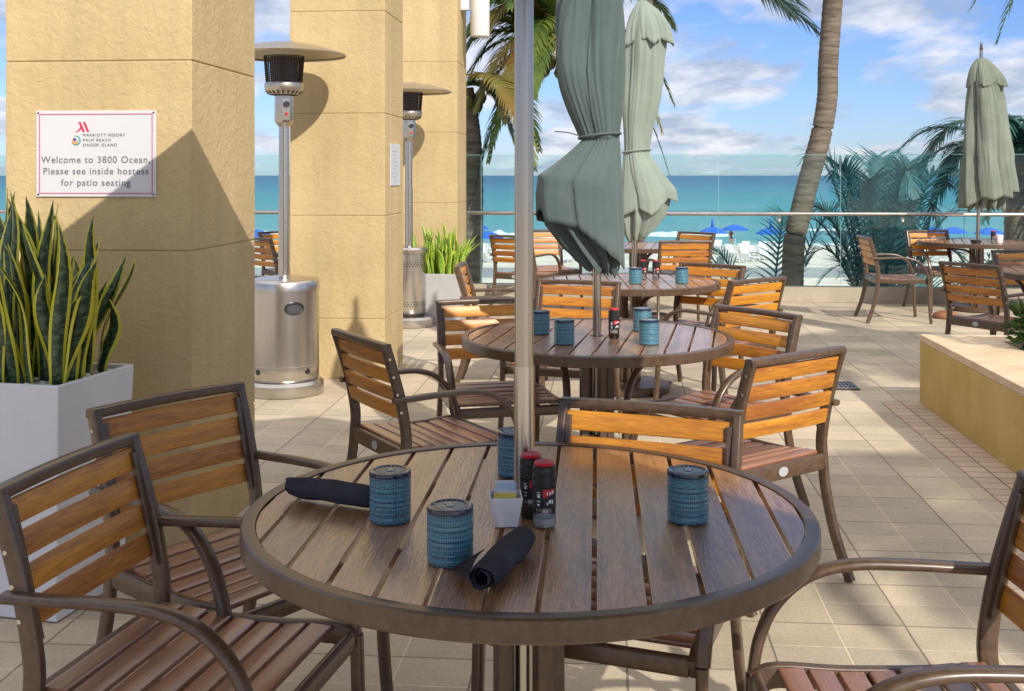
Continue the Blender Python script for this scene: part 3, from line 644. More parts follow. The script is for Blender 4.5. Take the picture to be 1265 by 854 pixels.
# ------------------------------------------------------------------ tables
def make_table():
    t = thing('round_table', 'x', 'table'); Rr = .606; zt = .743
    g = MB(); n = 96
    prof_ = [(Rr - .030, zt - .012), (Rr - .030, zt - .001), (Rr - .027, zt), (Rr - .004, zt), (Rr, zt - .004), (Rr, zt - .040), (Rr - .003, zt - .044), (Rr - .010, zt - .044), (Rr - .012, zt - .012), (Rr - .030, zt - .012)]
    g.lathe(prof_, n, caps=False); g.build('rim', M['bronze'], t, smooth=True, auto=30)
    g = MB(); ri = Rr - .031; pitch = .0935; hw = pitch / 2 - .0045
    for k in range(-6, 7):
        x0, x1 = k * pitch - hw, k * pitch + hw
        x0 = max(x0, -ri + .004); x1 = min(x1, ri - .004)
        if x1 - x0 < .01: continue
        f = lambda x: math.sqrt(max(ri * ri - x * x, 0)) - .002
        xs = [x0 + (x1 - x0) * q / 5 for q in range(6)]
        if k == 0:                                       # centre slat, split at the pole hole
            hole = [(.031 * math.cos(R(a)), .031 * math.sin(R(a))) for a in range(0, 181, 20)]
            g.poly([(x1, .0)] + [(x, f(x)) for x in xs[::-1]] + [(x0, .0)] + [(p[0], p[1]) for p in hole[::-1]], zt - .022, zt - .003)
            g.poly([(x0, -.0004)] + [(x, -f(x)) for x in xs] + [(x1, -.0004)] + [(p[0], -p[1] - .0004) for p in hole], zt - .022, zt - .003)
        else:
            g.poly([(x, -f(x)) for x in xs] + [(x, f(x)) for x in xs[::-1]], zt - .022, zt - .003)
    g.build('table_top', M['table_wood'], t, bevel=.0018)
    g = MB()
    for a in (0, 90): g.box((0, 0, 0), (1, 1, 1), mat=Matrix.Rotation(R(a + 45), 4, 'Z') @ Matrix.Translation((0, .30, zt - .036)) @ Matrix.Diagonal((.035, .52, .024, 1))); g.box((0, 0, 0), (1, 1, 1), mat=Matrix.Rotation(R(a + 45), 4, 'Z') @ Matrix.Translation((0, -.30, zt - .036)) @ Matrix.Diagonal((.035, .52, .024, 1)))
    g.build('support', M['bronze'], t)
    for a in (30, 120, 210, 300):
        c = V((.062 * math.cos(R(a)), .062 * math.sin(R(a)), 0))
        g = MB(); g.box(c + V((0, 0, .375)), (.034, .034, .65), R(a)); g.build('post', M['bronze'], t, bevel=.004)
        d = V((math.cos(R(a)), math.sin(R(a)), 0))
        MB().sweep([d * .055 + V((0, 0, .042)), d * .22 + V((0, 0, .038)), d * .33 + V((0, 0, .018))], rrect(.045, .032, .3)).build('foot', M['bronze'], t, smooth=True, auto=40)
    return t
tab0 = make_table(); register(tab0); tu = [False]
def table(x, y, ang, label):
    o = tab0 if not tu[0] else copy_tree(tab0); tu[0] = True
    o.location = (x, y, 0); o.rotation_euler = (0, 0, -R(ang)); o['label'] = label; o['group'] = 'round slatted patio tables'; return o
table(.037, 2.42, 4.3, 'large round slatted table in the foreground with candle holders and napkins')
table(.38, 5.03, 11.5, 'second round table from the front, standing round the grey green parasol')
table(.80, 7.62, 1, 'third round table from the front, under the pale sage parasol')
table(1.30, 11.45, 10, 'far round table close to the glass behind the pale sage parasol')
table(5.0, 12.1, 20, 'far right round table under the olive parasol by the glass')
table(4.2, 8.35, 15, 'round table cut off by the right edge behind the tan backed chair')

# ------------------------------------------------------------------ parasols
def fold_cloth(rows, cuts=8, seed=0, hem=.08, top_close=True, tieidx=None, tilt=(0, 0), swirl=.6, nth=208, hemtab=None, skirt=1.62, thin=1.0):
    """rows: (z, xl, xr, amp) measured from the pole"""
    g = MB(); P = []; A = []
    for i in range(len(rows) - 1):
        if rows[i][0] < skirt:
            for k in range(5): P.append(V(rows[i][:3]).lerp(V(rows[i + 1][:3]), k / 5))
        else: P += catmull([V(r[:3]) for r in rows[max(i - 1, 0):i + 3]], 5)[5 * min(i, 1):5 * min(i, 1) + 5]
    P.append(V(rows[-1][:3]))
    def hem_at(th):
        d = math.degrees(math.atan2(math.sin(th), math.cos(th)))
        for (a, za_), (b, zb_) in zip(hemtab, hemtab[1:]):
            if a <= d <= b: return za_ + (zb_ - za_) * (d - a) / (b - a)
        return 0
    for i in range(len(rows) - 1):
        for k in range(5): A.append(rows[i][3] + (rows[i + 1][3] - rows[i][3]) * k / 5)
    A.append(rows[-1][3]); zt, zb = rows[0][0], rows[-1][0]; base = 0
    for i, p in enumerate(P):
        z, xl, xr = p; cx = (xl + xr) / 2; rx = max((xr - xl) / 2, .02); ry = rx * .82; v_ = (zt - z) / (zt - zb); amp = A[i]
        for k in range(nth):
            th = 2 * PI * k / nth
            q = th + swirl * v_ * math.sin(1.7 * v_ + seed)
            q += .22 * noise.noise(V((math.cos(th) * 1.1, math.sin(th) * 1.1, z * .9 + seed)))
            ph = cuts * q / (2 * PI) + seed; cell = math.floor(ph); fr = ph - cell
            lobe = 1 - abs(2 * fr - 1 + .35 * noise.noise(V((cell % cuts * 3.1, seed, z * .8))))      # 1 on the rib crease, 0 in the fold
            lobe = max(0, min(1, lobe)) ** (1.0 if z < skirt else .85)
            am = amp * (.75 + .7 * noise.noise(V((cell % cuts * 7.7, seed * 2, 0)))) 
            wr = noise.noise(V((math.cos(th) * 4, math.sin(th) * 4, z * 1.3 + seed * 3))) * .07 + noise.noise(V((math.cos(th) * 9, math.sin(th) * 9, z * 2.6 + seed))) * .05
            wr *= thin * (.35 if z < skirt else .9)
            wr += .022 * math.sin(31 * th + 4 * noise.noise(V((math.cos(th) * 3, math.sin(th) * 3, seed)))) * math.exp(-abs(z - skirt) / .10)
            wr += .05 * math.sin(3 * th + z * 7 + seed) * (0 if z < skirt else 1)
            r = 1 - am * (1 - lobe) + wr
            x = cx + rx * r * math.cos(th); y = ry * r * math.sin(th)
            hz = 0
            if v_ > .6:
                s = ((v_ - .6) / .4) ** 1.3
                hz = -hem * s * (lobe - .5) * 1.8 + s * (tilt[0] * math.cos(th) + tilt[1] * math.sin(th)) + s * .03 * noise.noise(V((math.cos(th) * 4, math.sin(th) * 4, seed)))
            if hemtab and z < skirt:
                s = (skirt - z) / (skirt - zb); hz = hem_at(th) * s ** 1.5 - hem * s * s * (lobe - .5)
            g.v.append(V((x, y, z + hz)))
    m = len(P)
    for i in range(m - 1):
        for k in range(nth):
            a = i * nth + k; b = i * nth + (k + 1) % nth; g.f.append([a, a + nth, b + nth, b])
    if top_close: g.f.append([k for k in range(nth)])
    return g
def parasol(x, y, rows, mat_, label, pole_top, lean=(0, 0), r=.019, seed=0, cap=None, tie=None, hem=.08, tilt=(0, 0), swirl=.6, inner=None, cuts=8, hemtab=None, hemin=None):
    t = thing('closed_parasol', label, 'parasol', (x, y, 0), 0, 'folded canvas parasols')
    tp = V((lean[0], lean[1], pole_top))
    MB().tube([(0, 0, .05), tp], r, 16).build('pole', M['steel_fine'], t, smooth=True, auto=60)
    g = MB(); g.lathe([(.012, 0), (.02, .02), (.012, .035), (.016, .05), (.007, .075), (.004, .09)], 12, tp); g.build('finial', M['bronze'], t, smooth=True)
    cl = fold_cloth(rows, cuts=cuts, hemtab=hemtab, seed=seed, hem=hem, tilt=tilt, swirl=swirl).build('canopy', mat_, t, smooth=True, solid=.003)
    if inner: fold_cloth(inner, hemtab=hemin, seed=seed + 1.7, hem=.035, swirl=.3, cuts=10).build('inner_fold', mat_, cl, smooth=True, solid=.003)
    if cap: fold_cloth(cap, seed=seed + .4, hem=.03, swirl=.1, cuts=5).build('vent_flap', mat_, cl, smooth=True, solid=.003)
    if tie:
        z, xl, xr = tie; cx = (xl + xr) / 2; rx = (xr - xl) / 2 + .006; g = MB(); pts = []
        for k in range(41):
            a = 2 * PI * k / 40; pts.append(V((cx + rx * math.cos(a), rx * .84 * math.sin(a), z + .012 * math.cos(a + .5))))
        g.tube(pts, .006, 8)
        g.tube(catmull([V((cx - rx, -.03, z)), V((cx - rx - .05, -.06, z + .012)), V((cx - rx - .11, -.05, z + .018))], 5), .003, 6)
        g.build('tie_strap', mat_, cl, smooth=True)
    bs = MB(); bs.lathe([(.27, 0.006), (.27, .045), (.255, .058), (.06, .066), (.035, .075), (.035, .30), (.026, .30)], 40, caps=False)
    bs.build('base', M['bronze'], t, smooth=True, auto=30)
    g = MB(); g.lathe([(.02, 0), (.034, .004), (.034, .045), (.026, .05), (.026, .07), (.02, .074)], 20, (0, 0, rows[-1][0] - .045), caps=False)
    g.build('runner', M['bronze'], t, smooth=True, auto=30)
    return t
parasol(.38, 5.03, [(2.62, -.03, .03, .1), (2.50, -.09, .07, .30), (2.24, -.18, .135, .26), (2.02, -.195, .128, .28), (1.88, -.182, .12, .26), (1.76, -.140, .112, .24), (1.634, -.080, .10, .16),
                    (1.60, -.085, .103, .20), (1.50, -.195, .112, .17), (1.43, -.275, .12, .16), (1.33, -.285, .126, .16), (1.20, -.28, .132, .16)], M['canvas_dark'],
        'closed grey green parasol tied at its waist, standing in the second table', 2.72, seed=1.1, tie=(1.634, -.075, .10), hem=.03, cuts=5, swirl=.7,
        hemtab=[(-180, .10), (-130, .06), (-90, .0), (-55, -.07), (-25, -.14), (0, -.16), (90, -.06), (180, .10)],
        inner=[(1.60, -.05, .07, .2), (1.45, -.20, .10, .20), (1.30, -.245, .108, .24), (1.23, -.232, .112, .26), (1.14, -.165, .112, .30), (1.07, -.095, .105, .34), (1.03, -.05, .085, .36)], hemin=[(-180, .02), (-90, 0), (0, -.02), (180, .02)])
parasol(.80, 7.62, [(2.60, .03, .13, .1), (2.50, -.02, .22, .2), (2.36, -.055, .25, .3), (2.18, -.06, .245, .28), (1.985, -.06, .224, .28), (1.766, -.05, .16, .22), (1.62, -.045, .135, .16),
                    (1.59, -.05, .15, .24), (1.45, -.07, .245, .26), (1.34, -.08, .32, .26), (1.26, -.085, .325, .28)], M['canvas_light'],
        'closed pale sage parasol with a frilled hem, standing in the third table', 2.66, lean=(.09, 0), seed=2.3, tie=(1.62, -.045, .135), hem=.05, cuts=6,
        hemtab=[(-180, -.05), (-90, -.05), (-40, .02), (0, .05), (60, 0), (180, -.05)], inner=[(1.60, 0, .10, .3), (1.40, -.05, .24, .3), (1.25, -.07, .27, .32), (1.17, -.065, .24, .36), (1.08, -.04, .17, .38), (1.04, -.01, .12, .4)], hemin=[(-180, -.02), (-90, -.02), (0, .03), (180, -.02)],
        cap=[(2.64, .06, .11, .1), (2.56, -.0, .20, .2), (2.46, -.05, .27, .3), (2.36, -.075, .305, .42)])
parasol(5.0, 12.1, [(2.66, -.02, .13, .1), (2.5, -.08, .24, .3), (2.3, -.11, .30, .34), (2.035, -.14, .355, .36), (1.6, -.165, .40, .38), (1.36, -.19, .44, .34), (1.20, -.195, .455, .36)], M['canvas_olive'],
        'closed olive parasol hanging loose over the far right table', 2.80, lean=(.05, 0), seed=3.7, hem=.04, cuts=7, tilt=(.04, 0), swirl=.15, inner=[(1.7, -.05, .15, .3), (1.4, -.10, .30, .5), (1.10, -.10, .32, .6)],
        hemtab=[(-180, -.12), (-120, 0), (-60, .03), (0, .10), (90, 0), (180, -.12)], cap=[(2.71, .0, .11, .1), (2.62, -.06, .20, .2), (2.50, -.10, .30, .3), (2.42, -.12, .34, .42)])
parasol(4.35, 8.35, [(2.62, -.03, .03, .1), (2.45, -.10, .10, .3), (2.2, -.15, .15, .35), (1.8, -.17, .18, .35), (1.4, -.2, .22, .4), (1.15, -.2, .22, .5)], M['canvas_olive'],
        'closed parasol of the table beyond the right edge', 2.72, seed=5.2, hem=.08, swirl=.3)

def open_parasol(x, y, half, z, rise, ang, label, rpole=.0205, pole_from=.05):
    t = thing('open_parasol', label, 'parasol', (x, y, 0), R(ang), 'open parasols shading the near tables')
    MB().tube([(0, 0, pole_from), (0, 0, 1.05)], rpole + .0015, 28).build('lower_pole', M['steel'], t, smooth=True, auto=60)
    MB().tube([(0, 0, 1.05), (0, 0, z + rise + .05)], rpole, 28).build('pole', M['steel_fine'], t, smooth=True, auto=60)
    g = MB(); n = 8
    for k in range(8):
        a0, a1 = k * PI / 4, (k + 1) * PI / 4; c0_ = V((math.cos(a0), math.sin(a0), 0)) * half; c1_ = V((math.cos(a1), math.sin(a1), 0)) * half
        def P_(u_, v_):
            p = (c0_ * (1 - v_) + c1_ * v_) * u_; p.z = z + rise * (1 - u_) - .03 * math.sin(PI * v_) * u_; return p
        for i in range(n):
            for j in range(4): g.quad(P_(i / n, j / 4), P_(i / n, (j + 1) / 4), P_((i + 1) / n, (j + 1) / 4), P_((i + 1) / n, j / 4))
    g.build('canopy', M['canvas_open'], t, solid=.003)
    for k in range(8):
        a = k * PI / 4; l = half * .98
        MB().bar((0, 0, z + rise - .03), (l * math.cos(a), l * math.sin(a), z - .02), .018, .022).build('rib', M['bronze'], t)
    bs = MB(); bs.lathe([(.27, 0.006), (.27, .045), (.255, .058), (.06, .066), (.035, .075), (.035, .30), (.026, .30)], 40, caps=False)
    bs.build('base', M['bronze'], t, smooth=True, auto=30)
    return t
open_parasol(.026, 2.42, 1.53, 2.12, .48, 127, 'open parasol whose steel pole rises through the nearest table')
open_parasol(.42, -.22, 1.40, 2.35, .42, 10, 'unseen open parasol added behind the viewer to shade the nearest table')  # out of view, placed so its shadow covers the nearest table

# ------------------------------------------------------------------ heaters
def heater(x, y, perforated, label, rz=0):
    t = thing('patio_heater', label, 'heater', (x, y, 0), rz, 'steel patio heaters')
    S = M['steel']
    MB().lathe([(.262, .004), (.265, .02), (.262, .075), (.245, .095), (.21, .10)], 48, caps=False).build('base', S, t, smooth=True, auto=35)
    rt = .232 if not perforated else .165
    h = .76
    prof_ = [(rt - .008, .10), (rt, .115), (rt, .19), (rt + .003, .192), (rt + .003, .20), (rt, .202), (rt, h - .07), (rt + .004, h - .068), (rt + .004, h - .02), (rt - .004, h - .004), (rt - .014, h + .003), (rt - .05, h + .009), (.10, h + .020), (.045, h + .026), (.04, h + .03)]
    if perforated: prof_ = [(rt - .008, .10), (rt, .115), (rt, h - .06), (rt + .02, h - .055), (rt + .024, h - .02), (rt + .01, h), (.045, h + .01)]
    tk = MB().lathe(prof_, 56, caps=False).build('tank_housing', S, t, smooth=True, auto=35)
    if not perforated:
        # oval hand grip, vent holes
        g = MB(); a0 = R(-62)
        def on(ang, z, rr=rt): return V((rr * math.cos(ang), rr * math.sin(ang), z))
        pts = []
        for k in range(25):
            a = 2 * PI * k / 24; pts.append(on(a0 + .26 * math.cos(a), .585 + .036 * math.sin(a), rt + .001))
        g.tube(pts, .008, 8); g.build('grip_ring', M['black'], tk, smooth=True)
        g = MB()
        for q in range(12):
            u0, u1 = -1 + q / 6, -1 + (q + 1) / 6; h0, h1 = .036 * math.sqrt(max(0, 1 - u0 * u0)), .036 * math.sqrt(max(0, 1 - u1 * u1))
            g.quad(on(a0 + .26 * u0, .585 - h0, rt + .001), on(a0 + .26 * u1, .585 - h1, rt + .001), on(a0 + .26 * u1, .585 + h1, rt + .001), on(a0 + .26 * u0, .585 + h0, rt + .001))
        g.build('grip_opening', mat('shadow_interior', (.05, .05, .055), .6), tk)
        for aa in (R(-125), R(-38)):
            g = MB(); c = on(aa, .165, rt); d = V((math.cos(aa), math.sin(aa), 0)); g.tube([c - d * .004, c + d * .003], .019, 14); g.build('vent_hole', M['black'], tk)
    else:
        for zc in (.60, .22):
            g = MB()
            for k in range(40):
                for q in (0, 1, 2):
                    aa = 2 * PI * (k + .5 * (q % 2)) / 40; d = V((math.cos(aa), math.sin(aa), 0)); c = d * rt + V((0, 0, zc + .018 * (q - 1))); g.tube([c - d * .003, c + d * .0015], .006, 6)
            g.build('perforation', M['black'], tk)
    MB().tube([(0, 0, h), (0, 0, 1.33)], .0385, 24).build('lower_pole', S, t, smooth=True, auto=60)
    MB().tube([(0, 0, 1.33), (0, 0, 1.83)], .0355, 24).build('pole', S, t, smooth=True, auto=60)
    cb = MB(); cb.lathe([(.036, 1.78), (.062, 1.81), (.066, 1.83), (.066, 1.99), (.055, 2.0)], 8, caps=True); cbo = cb.build('control_box', S, t, bevel=.003)
    MB().tube([(.028, -.060, 1.93), (.034, -.078, 1.93)], .020, 12).build('knob', M['black'], cbo, smooth=True, auto=40)
    MB().tube([(.030, -.060, 1.865), (.033, -.072, 1.865)], .010, 12).build('igniter_button', M['red'], cbo, smooth=True, auto=40)
    MB().lathe([(.10, 1.995), (.125, 2.02), (.132, 2.055), (.128, 2.075), (.06, 2.085)], 32, caps=False).build('burner_cup', M['steel_dome'], t, smooth=True, auto=40)
    sl = MB()
    for k in range(22):
        aa = 2 * PI * k / 22; d = V((math.cos(aa), math.sin(aa), 0)); sl.bar(d * .106 + V((0, 0, 2.0)), d * .124 + V((0, 0, 2.02)), .012, .004)
    sl.build('burner_slot', M['black'], t)
    # mesh emitter: vertical wires and rings
    g = MB()
    for k in range(44):
        aa = 2 * PI * k / 44; d = V((math.cos(aa), math.sin(aa), 0)); g.bar(d * .118 + V((0, 0, 2.075)), d * .132 + V((0, 0, 2.255)), .007, .004)
    for k in range(7): g.lathe([(.119 + .002 * k, 2.08 + .028 * k), (.121 + .002 * k, 2.086 + .028 * k)], 44, caps=False)
    g.build('mesh_emitter', M['dark_steel'], t)
    MB().lathe([(.085, 2.075), (.095, 2.25)], 32).build('inner_emitter', mat('plum_steel', (.16, .12, .12), .35, .9), t, smooth=True, auto=40)
    MB().lathe([(.408, 2.262), (.41, 2.258), (.412, 2.264), (.34, 2.292), (.22, 2.323), (.10, 2.343), (.03, 2.348), (.0, 2.349)], 64, caps=False).build('reflector_dome', M['steel_dome'], t, smooth=True, auto=60, solid=-.003)
    bt = MB()
    for k in range(4):
        aa = R(30 + 90 * k); bt.lathe([(.008, 0), (.008, .008), (.003, .012)], 8, (.14 * math.cos(aa), .14 * math.sin(aa), 2.336))
    bt.build('dome_bolt', M['steel'], t)
    return t
heater(-1.53, 7.55, False, 'tall stainless patio heater in front of the middle column')
heater(-1.00, 10.9, True, 'smaller looking patio heater with perforated tank, in front of the farthest column')

# ------------------------------------------------------------------ signs
def mesh_text(txt, size, mat_, parent, loc, name='lettering', align='CENTER', spacing=1.08, rot=(PI / 2, 0, 0), extr=.0006, offset=0):
    cu = bpy.data.curves.new(name, 'FONT'); cu.body = txt; cu.size = size; cu.align_x = align; cu.space_character = spacing; cu.extrude = extr; cu.offset = offset
    tmp = bpy.data.objects.new(name, cu); COL.objects.link(tmp)
    bpy.context.view_layer.update()
    me = bpy.data.meshes.new_from_object(tmp.evaluated_get(bpy.context.evaluated_depsgraph_get()))
    bpy.data.objects.remove(tmp); me.materials.clear(); me.materials.append(mat_)
    o = link(bpy.data.objects.new(name, me)); o.parent = parent; o.location = loc; o.rotation_euler = rot; return o
face = V((-1.224, 4.30, 0))
sg = thing('welcome_sign', 'white welcome sign with magenta border and hotel emblem on the nearest column', 'sign', face - U * .378 - F * .004 + V((0, 0, 1.541)), -YAW)
MB().box((0, 0, 0), (.478, .008, .332)).build('panel', M['sign'], sg, bevel=.0015)
g = MB()
for s in (-1, 1):
    g.box((0, -.0052, s * .152), (.452, .0016, .0028)); g.box((s * .2245, -.0052, 0), (.0028, .0016, .301))
g.build('border', M['pink'], sg)
mesh_text('Welcome to 3800 Ocean,', .0365, M['ink'], sg, (0, -.0055, -.035), spacing=1.13)
mesh_text('Please see inside hostess', .0365, M['ink'], sg, (0, -.0055, -.079), spacing=1.13)
mesh_text('for patio seating', .0365, M['ink'], sg, (0, -.0055, -.123), spacing=1.13)
mesh_text('MARRIOTT RESORT', .0155, M['ink'], sg, (-.051, -.0055, .0665), align='LEFT', spacing=1.3)
mesh_text('PALM BEACH', .0155, M['ink'], sg, (-.051, -.0055, .0475), align='LEFT', spacing=1.3)
mesh_text('SINGER ISLAND', .0155, M['ink'], sg, (-.051, -.0055, .0285), align='LEFT', spacing=1.3)
g = MB()
def stroke(pts, wds):
    for (a, wa), (b, wb) in zip(zip(pts, wds), zip(pts[1:], wds[1:])):
        g.quad((a[0] - wa, -.0058, a[1]), (b[0] - wb, -.0058, b[1]), (b[0] + wb, -.0058, b[1]), (a[0] + wa, -.0058, a[1]))
stroke([(-.064, .122), (-.0475, .084)], [.0045, .0045]); stroke([(-.046, .122), (-.0295, .084)], [.0045, .0045])
stroke([(-.056, .105), (-.066, .090), (-.079, .0825)], [.0035, .004, .0035]); 
g.build('emblem_letter', M['crimson'], sg, solid=.0008)
def arc_mb(cx, cz, r, a0, a1, wa, wb, n=24, y=-.0058):
    g = MB(); pr = None
    for k in range(n + 1):
        t = k / n; a = R(a0 + (a1 - a0) * t); ww = wa + (wb - wa) * math.sin(PI * t)
        p = (V((cx + (r - ww) * math.cos(a), y, cz + (r - ww) * math.sin(a))), V((cx + (r + ww) * math.cos(a), y, cz + (r + ww) * math.sin(a))))
        if pr: g.quad(pr[0], pr[1], p[1], p[0])
        pr = p
    return g
arc_mb(-.079, .0515, .017, 200, 470, .0006, .0025).build('emblem_swirl', M['teal_ink'], sg, solid=.0008)
arc_mb(-.081, .0500, .0095, 100, 400, .001, .0045).build('emblem_swirl', M['orange_ink'], sg, solid=.0008)
arc_mb(-.084, .0545, .0035, 0, 360, .003, .003).build('emblem_dot', M['ink_b'], sg, solid=.0008)
g = MB()
for sx in (-1, 1):
    for sz in (-1, 1): g.tube([(sx * .230, -.003, sz * .157), (sx * .230, -.0065, sz * .157)], .0035, 8)
g.build('screw', M['dark_steel'], sg)
sB = V((-.904, 8.0, 0))
s2 = thing('menu_notice', 'small white notice on the side of the middle column', 'sign', sB + F * .36 + U * .004 + V((0, 0, 1.535)), -YAW)
MB().box((0, 0, 0), (.006, .36, .31)).build('panel', M['sign'], s2)
g = MB()
for k in range(9): g.box((.0035, -.02 + .02 * math.sin(k * 5), .10 - .027 * k), (.001, .20 - .06 * (k % 3), .005))
g.build('printed_lines', mat('faint_ink', (.42, .42, .46), .6), s2)
# wall lamp on the farthest column
lp = thing('wall_lamp', 'white cylindrical wall lamp high on the farthest column', 'lamp', V((-.564, 11.6, 3.18)) + F * .30, -YAW)
MB().box((.045, 0, .12), (.09, .07, .20)).build('bracket', M['white_plastic'], lp, bevel=.004)
MB().lathe([(.098, -.26), (.102, -.25), (.102, .45), (.098, .46)], 32, (.20, 0, 0)).build('shade', M['lamp_white'], lp, smooth=True, auto=40)

# ------------------------------------------------------------------ planters with snake plants
def snake_leaf(g, base, h, wd, lean, face_a, bend, rnd):
    n = 14; pts = []
    for i in range(n + 1):
        t = i / n; ww = wd * (.55 + .6 * t) if t < .45 else wd * (.82 * (1 - ((t - .45) / .55) ** 2.2) + .0)
        ww = max(ww, .001); a = face_a + bend * t
        c = V(base) + V((lean[0] * t ** 1.5, lean[1] * t ** 1.5, h * t * (1 - .04 * t)))
        c += V((.022 * math.sin(t * 6 + face_a * 5) * t, .018 * math.cos(t * 5 + face_a * 7) * t, 0))
        s = V((math.cos(a), math.sin(a), 0)); nn = V((-math.sin(a), math.cos(a), 0))
        pts.append((c - s * ww / 2 + nn * ww * .16, c, c + s * ww / 2 + nn * ww * .16, t))
    for i in range(n):
        a, b = pts[i], pts[i + 1]
        g.quad(a[0], a[1], b[1], b[0], [(0, a[3]), (.5, a[3]), (.5, b[3]), (0, b[3])])
        g.quad(a[1], a[2], b[2], b[1], [(.5, a[3]), (1, a[3]), (1, b[3]), (.5, b[3])])
def planter(x, y, rz, top, bot, h, m_, leaves, hmin, hmax, wd, seed, label, plabel, lm, name='planter', pebbles=True):
    t = thing(name, label, 'planter', (x, y, 0), rz)
    a, b = top / 2, bot / 2; i = .018
    g = MB(); g.v = [V(p) for p in ((-b, -b, .004), (b, -b, .004), (b, b, .004), (-b, b, .004), (-a, -a, h), (a, -a, h), (a, a, h), (-a, a, h),
        (-a + i, -a + i, h), (a - i, -a + i, h), (a - i, a - i, h), (-a + i, a - i, h), (-a + i, -a + i, h - .06), (a - i, -a + i, h - .06), (a - i, a - i, h - .06), (-a + i, a - i, h - .06))]
    g.f = [[3, 2, 1, 0], [0, 1, 5, 4], [1, 2, 6, 5], [2, 3, 7, 6], [3, 0, 4, 7], [4, 5, 9, 8], [5, 6, 10, 9], [6, 7, 11, 10], [7, 4, 8, 11], [8, 9, 13, 12], [9, 10, 14, 13], [10, 11, 15, 14], [11, 8, 12, 15]]
    g.build('box', m_, t, bevel=.004)
    MB().box((0, 0, h - .048), (top - .04, top - .04, .02)).build('soil', M['soil'], t)
    rnd = random.Random(seed)
    if pebbles:
        g = MB()
        for _ in range(260):
            s = rnd.uniform(.010, .02); g.lathe([(s * .6, -s * .5), (s, 0), (s * .7, s * .5), (.001, s * .6)], 7, (rnd.uniform(-a + .035, a - .035), rnd.uniform(-a + .035, a - .035), h - .032 + rnd.uniform(0, .012)), caps=False, sx=rnd.uniform(.8, 1.3))
        g.build('pebbles', M['stone_wht'], t, smooth=True)
    p = thing('snake_plant', plabel, 'plant', (x, y, h - .04), rz)
    g = MB()
    for k in range(leaves):
        px, py = rnd.uniform(-a * .72, a * .72), rnd.uniform(-a * .72, a * .72)
        hh = rnd.uniform(hmin, hmax) * (1 - .25 * (abs(px) + abs(py)) / a / 2)
        le = (px * rnd.uniform(.2, 1.0) + rnd.uniform(-.10, .10), py * rnd.uniform(.1, .6) + rnd.uniform(-.07, .07))
        snake_leaf(g, (px, py, 0), hh, wd * rnd.uniform(.75, 1.25), le, rnd.uniform(-.9, .9), rnd.uniform(-1.3, 1.3), rnd)
    g.build('foliage', lm, p, smooth=True, solid=.0025, weld=True)
    return t
ang = -R(13)
c_ = V((-1.465, 3.63, 0)) + V((-math.cos(ang), -math.sin(ang), 0)) * .215 + V((-math.sin(ang), math.cos(ang), 0)) * .215
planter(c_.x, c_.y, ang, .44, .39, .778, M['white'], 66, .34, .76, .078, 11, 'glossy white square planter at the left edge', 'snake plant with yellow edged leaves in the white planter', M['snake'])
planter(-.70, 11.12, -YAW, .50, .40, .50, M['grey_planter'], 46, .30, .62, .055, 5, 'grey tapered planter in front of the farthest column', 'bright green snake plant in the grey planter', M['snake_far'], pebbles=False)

# ------------------------------------------------------------------ things on the tables
ZT = .741
def make_votive():
    t = thing('candle_holder', 'x', 'candle holder')
    pr = [(.0405, .0), (.0425, .002)]
    for k in range(45):
        z = .006 + .088 * k / 44; pr.append((.0425 + (.0007 if k % 5 in (1, 2, 3) else 0), z))
    pr += [(.0428, .096)]
    MB().lathe(pr, 56, caps=True).build('body', M['votive'], t, smooth=True, auto=55)
    MB().lathe([(.0434, .0955), (.0438, .099), (.043, .1045), (.038, .1062), (.0335, .1042)], 56, caps=False).build('rim', M['navy'], t, smooth=True, auto=60)
    g = MB(); g.lathe([(.0335, .1035), (.001, .1035)], 40, caps=False); td = g.build('top_disc', M['navy'], t)
    g = MB()
    for k in range(20):
        a = 2 * PI * k / 20; d = V((math.cos(a), math.sin(a), 0)); s = V((-d.y, d.x, 0))
        b0 = d * .012 + V((0, 0, .1042)); b1 = d * .028 + V((0, 0, .1042)); g.quad(b0 - s * .0012, b1 - s * .0028, b1 + s * .0028, b0 + s * .0012)
        c = d * .031; g.lathe([(.0016, .104), (.0008, .1052)], 6, c)
    g.lathe([(.0085, .1041), (.0075, .1056), (.0, .1058)], 20, caps=False)
    g.build('rosette', M['rosette'], td, solid=.0006)
    return t
vo0 = make_votive(); register(vo0); vu = [False]
def votive(x, y, label, z=ZT):
    o = vo0 if not vu[0] else copy_tree(vo0); vu[0] = True
    o.location = (x, y, z); o.rotation_euler = (0, 0, random.uniform(0, 6)); o['label'] = label; o['group'] = 'blue glass candle holders'; return o
votive(-.2535, 2.34, 'blue embossed candle holder beside the left rolled napkin on the nearest table')
votive(-.115, 2.09, 'blue embossed candle holder nearest the viewer, left of the middle rolled napkin')
votive(.366, 2.34, 'blue embossed candle holder alone on the right side of the nearest table')
votive(.008, 2.70, 'blue candle holder half hidden behind the pole on the nearest table')
votive(.222, 4.77, 'blue candle holder just right of the near pole on the second table')
votive(.128, 5.08, 'blue candle holder peeping from behind the near pole on the second table')
votive(.582, 4.77, 'blue candle holder in front of its twin at the right of the second table')
votive(.600, 5.18, 'blue candle holder behind its twin at the right of the second table')
votive(.815, 7.42, 'blue candle holder beside the red capped shakers on the third table')
votive(1.125, 7.45, 'blue candle holder at the right side of the third table')

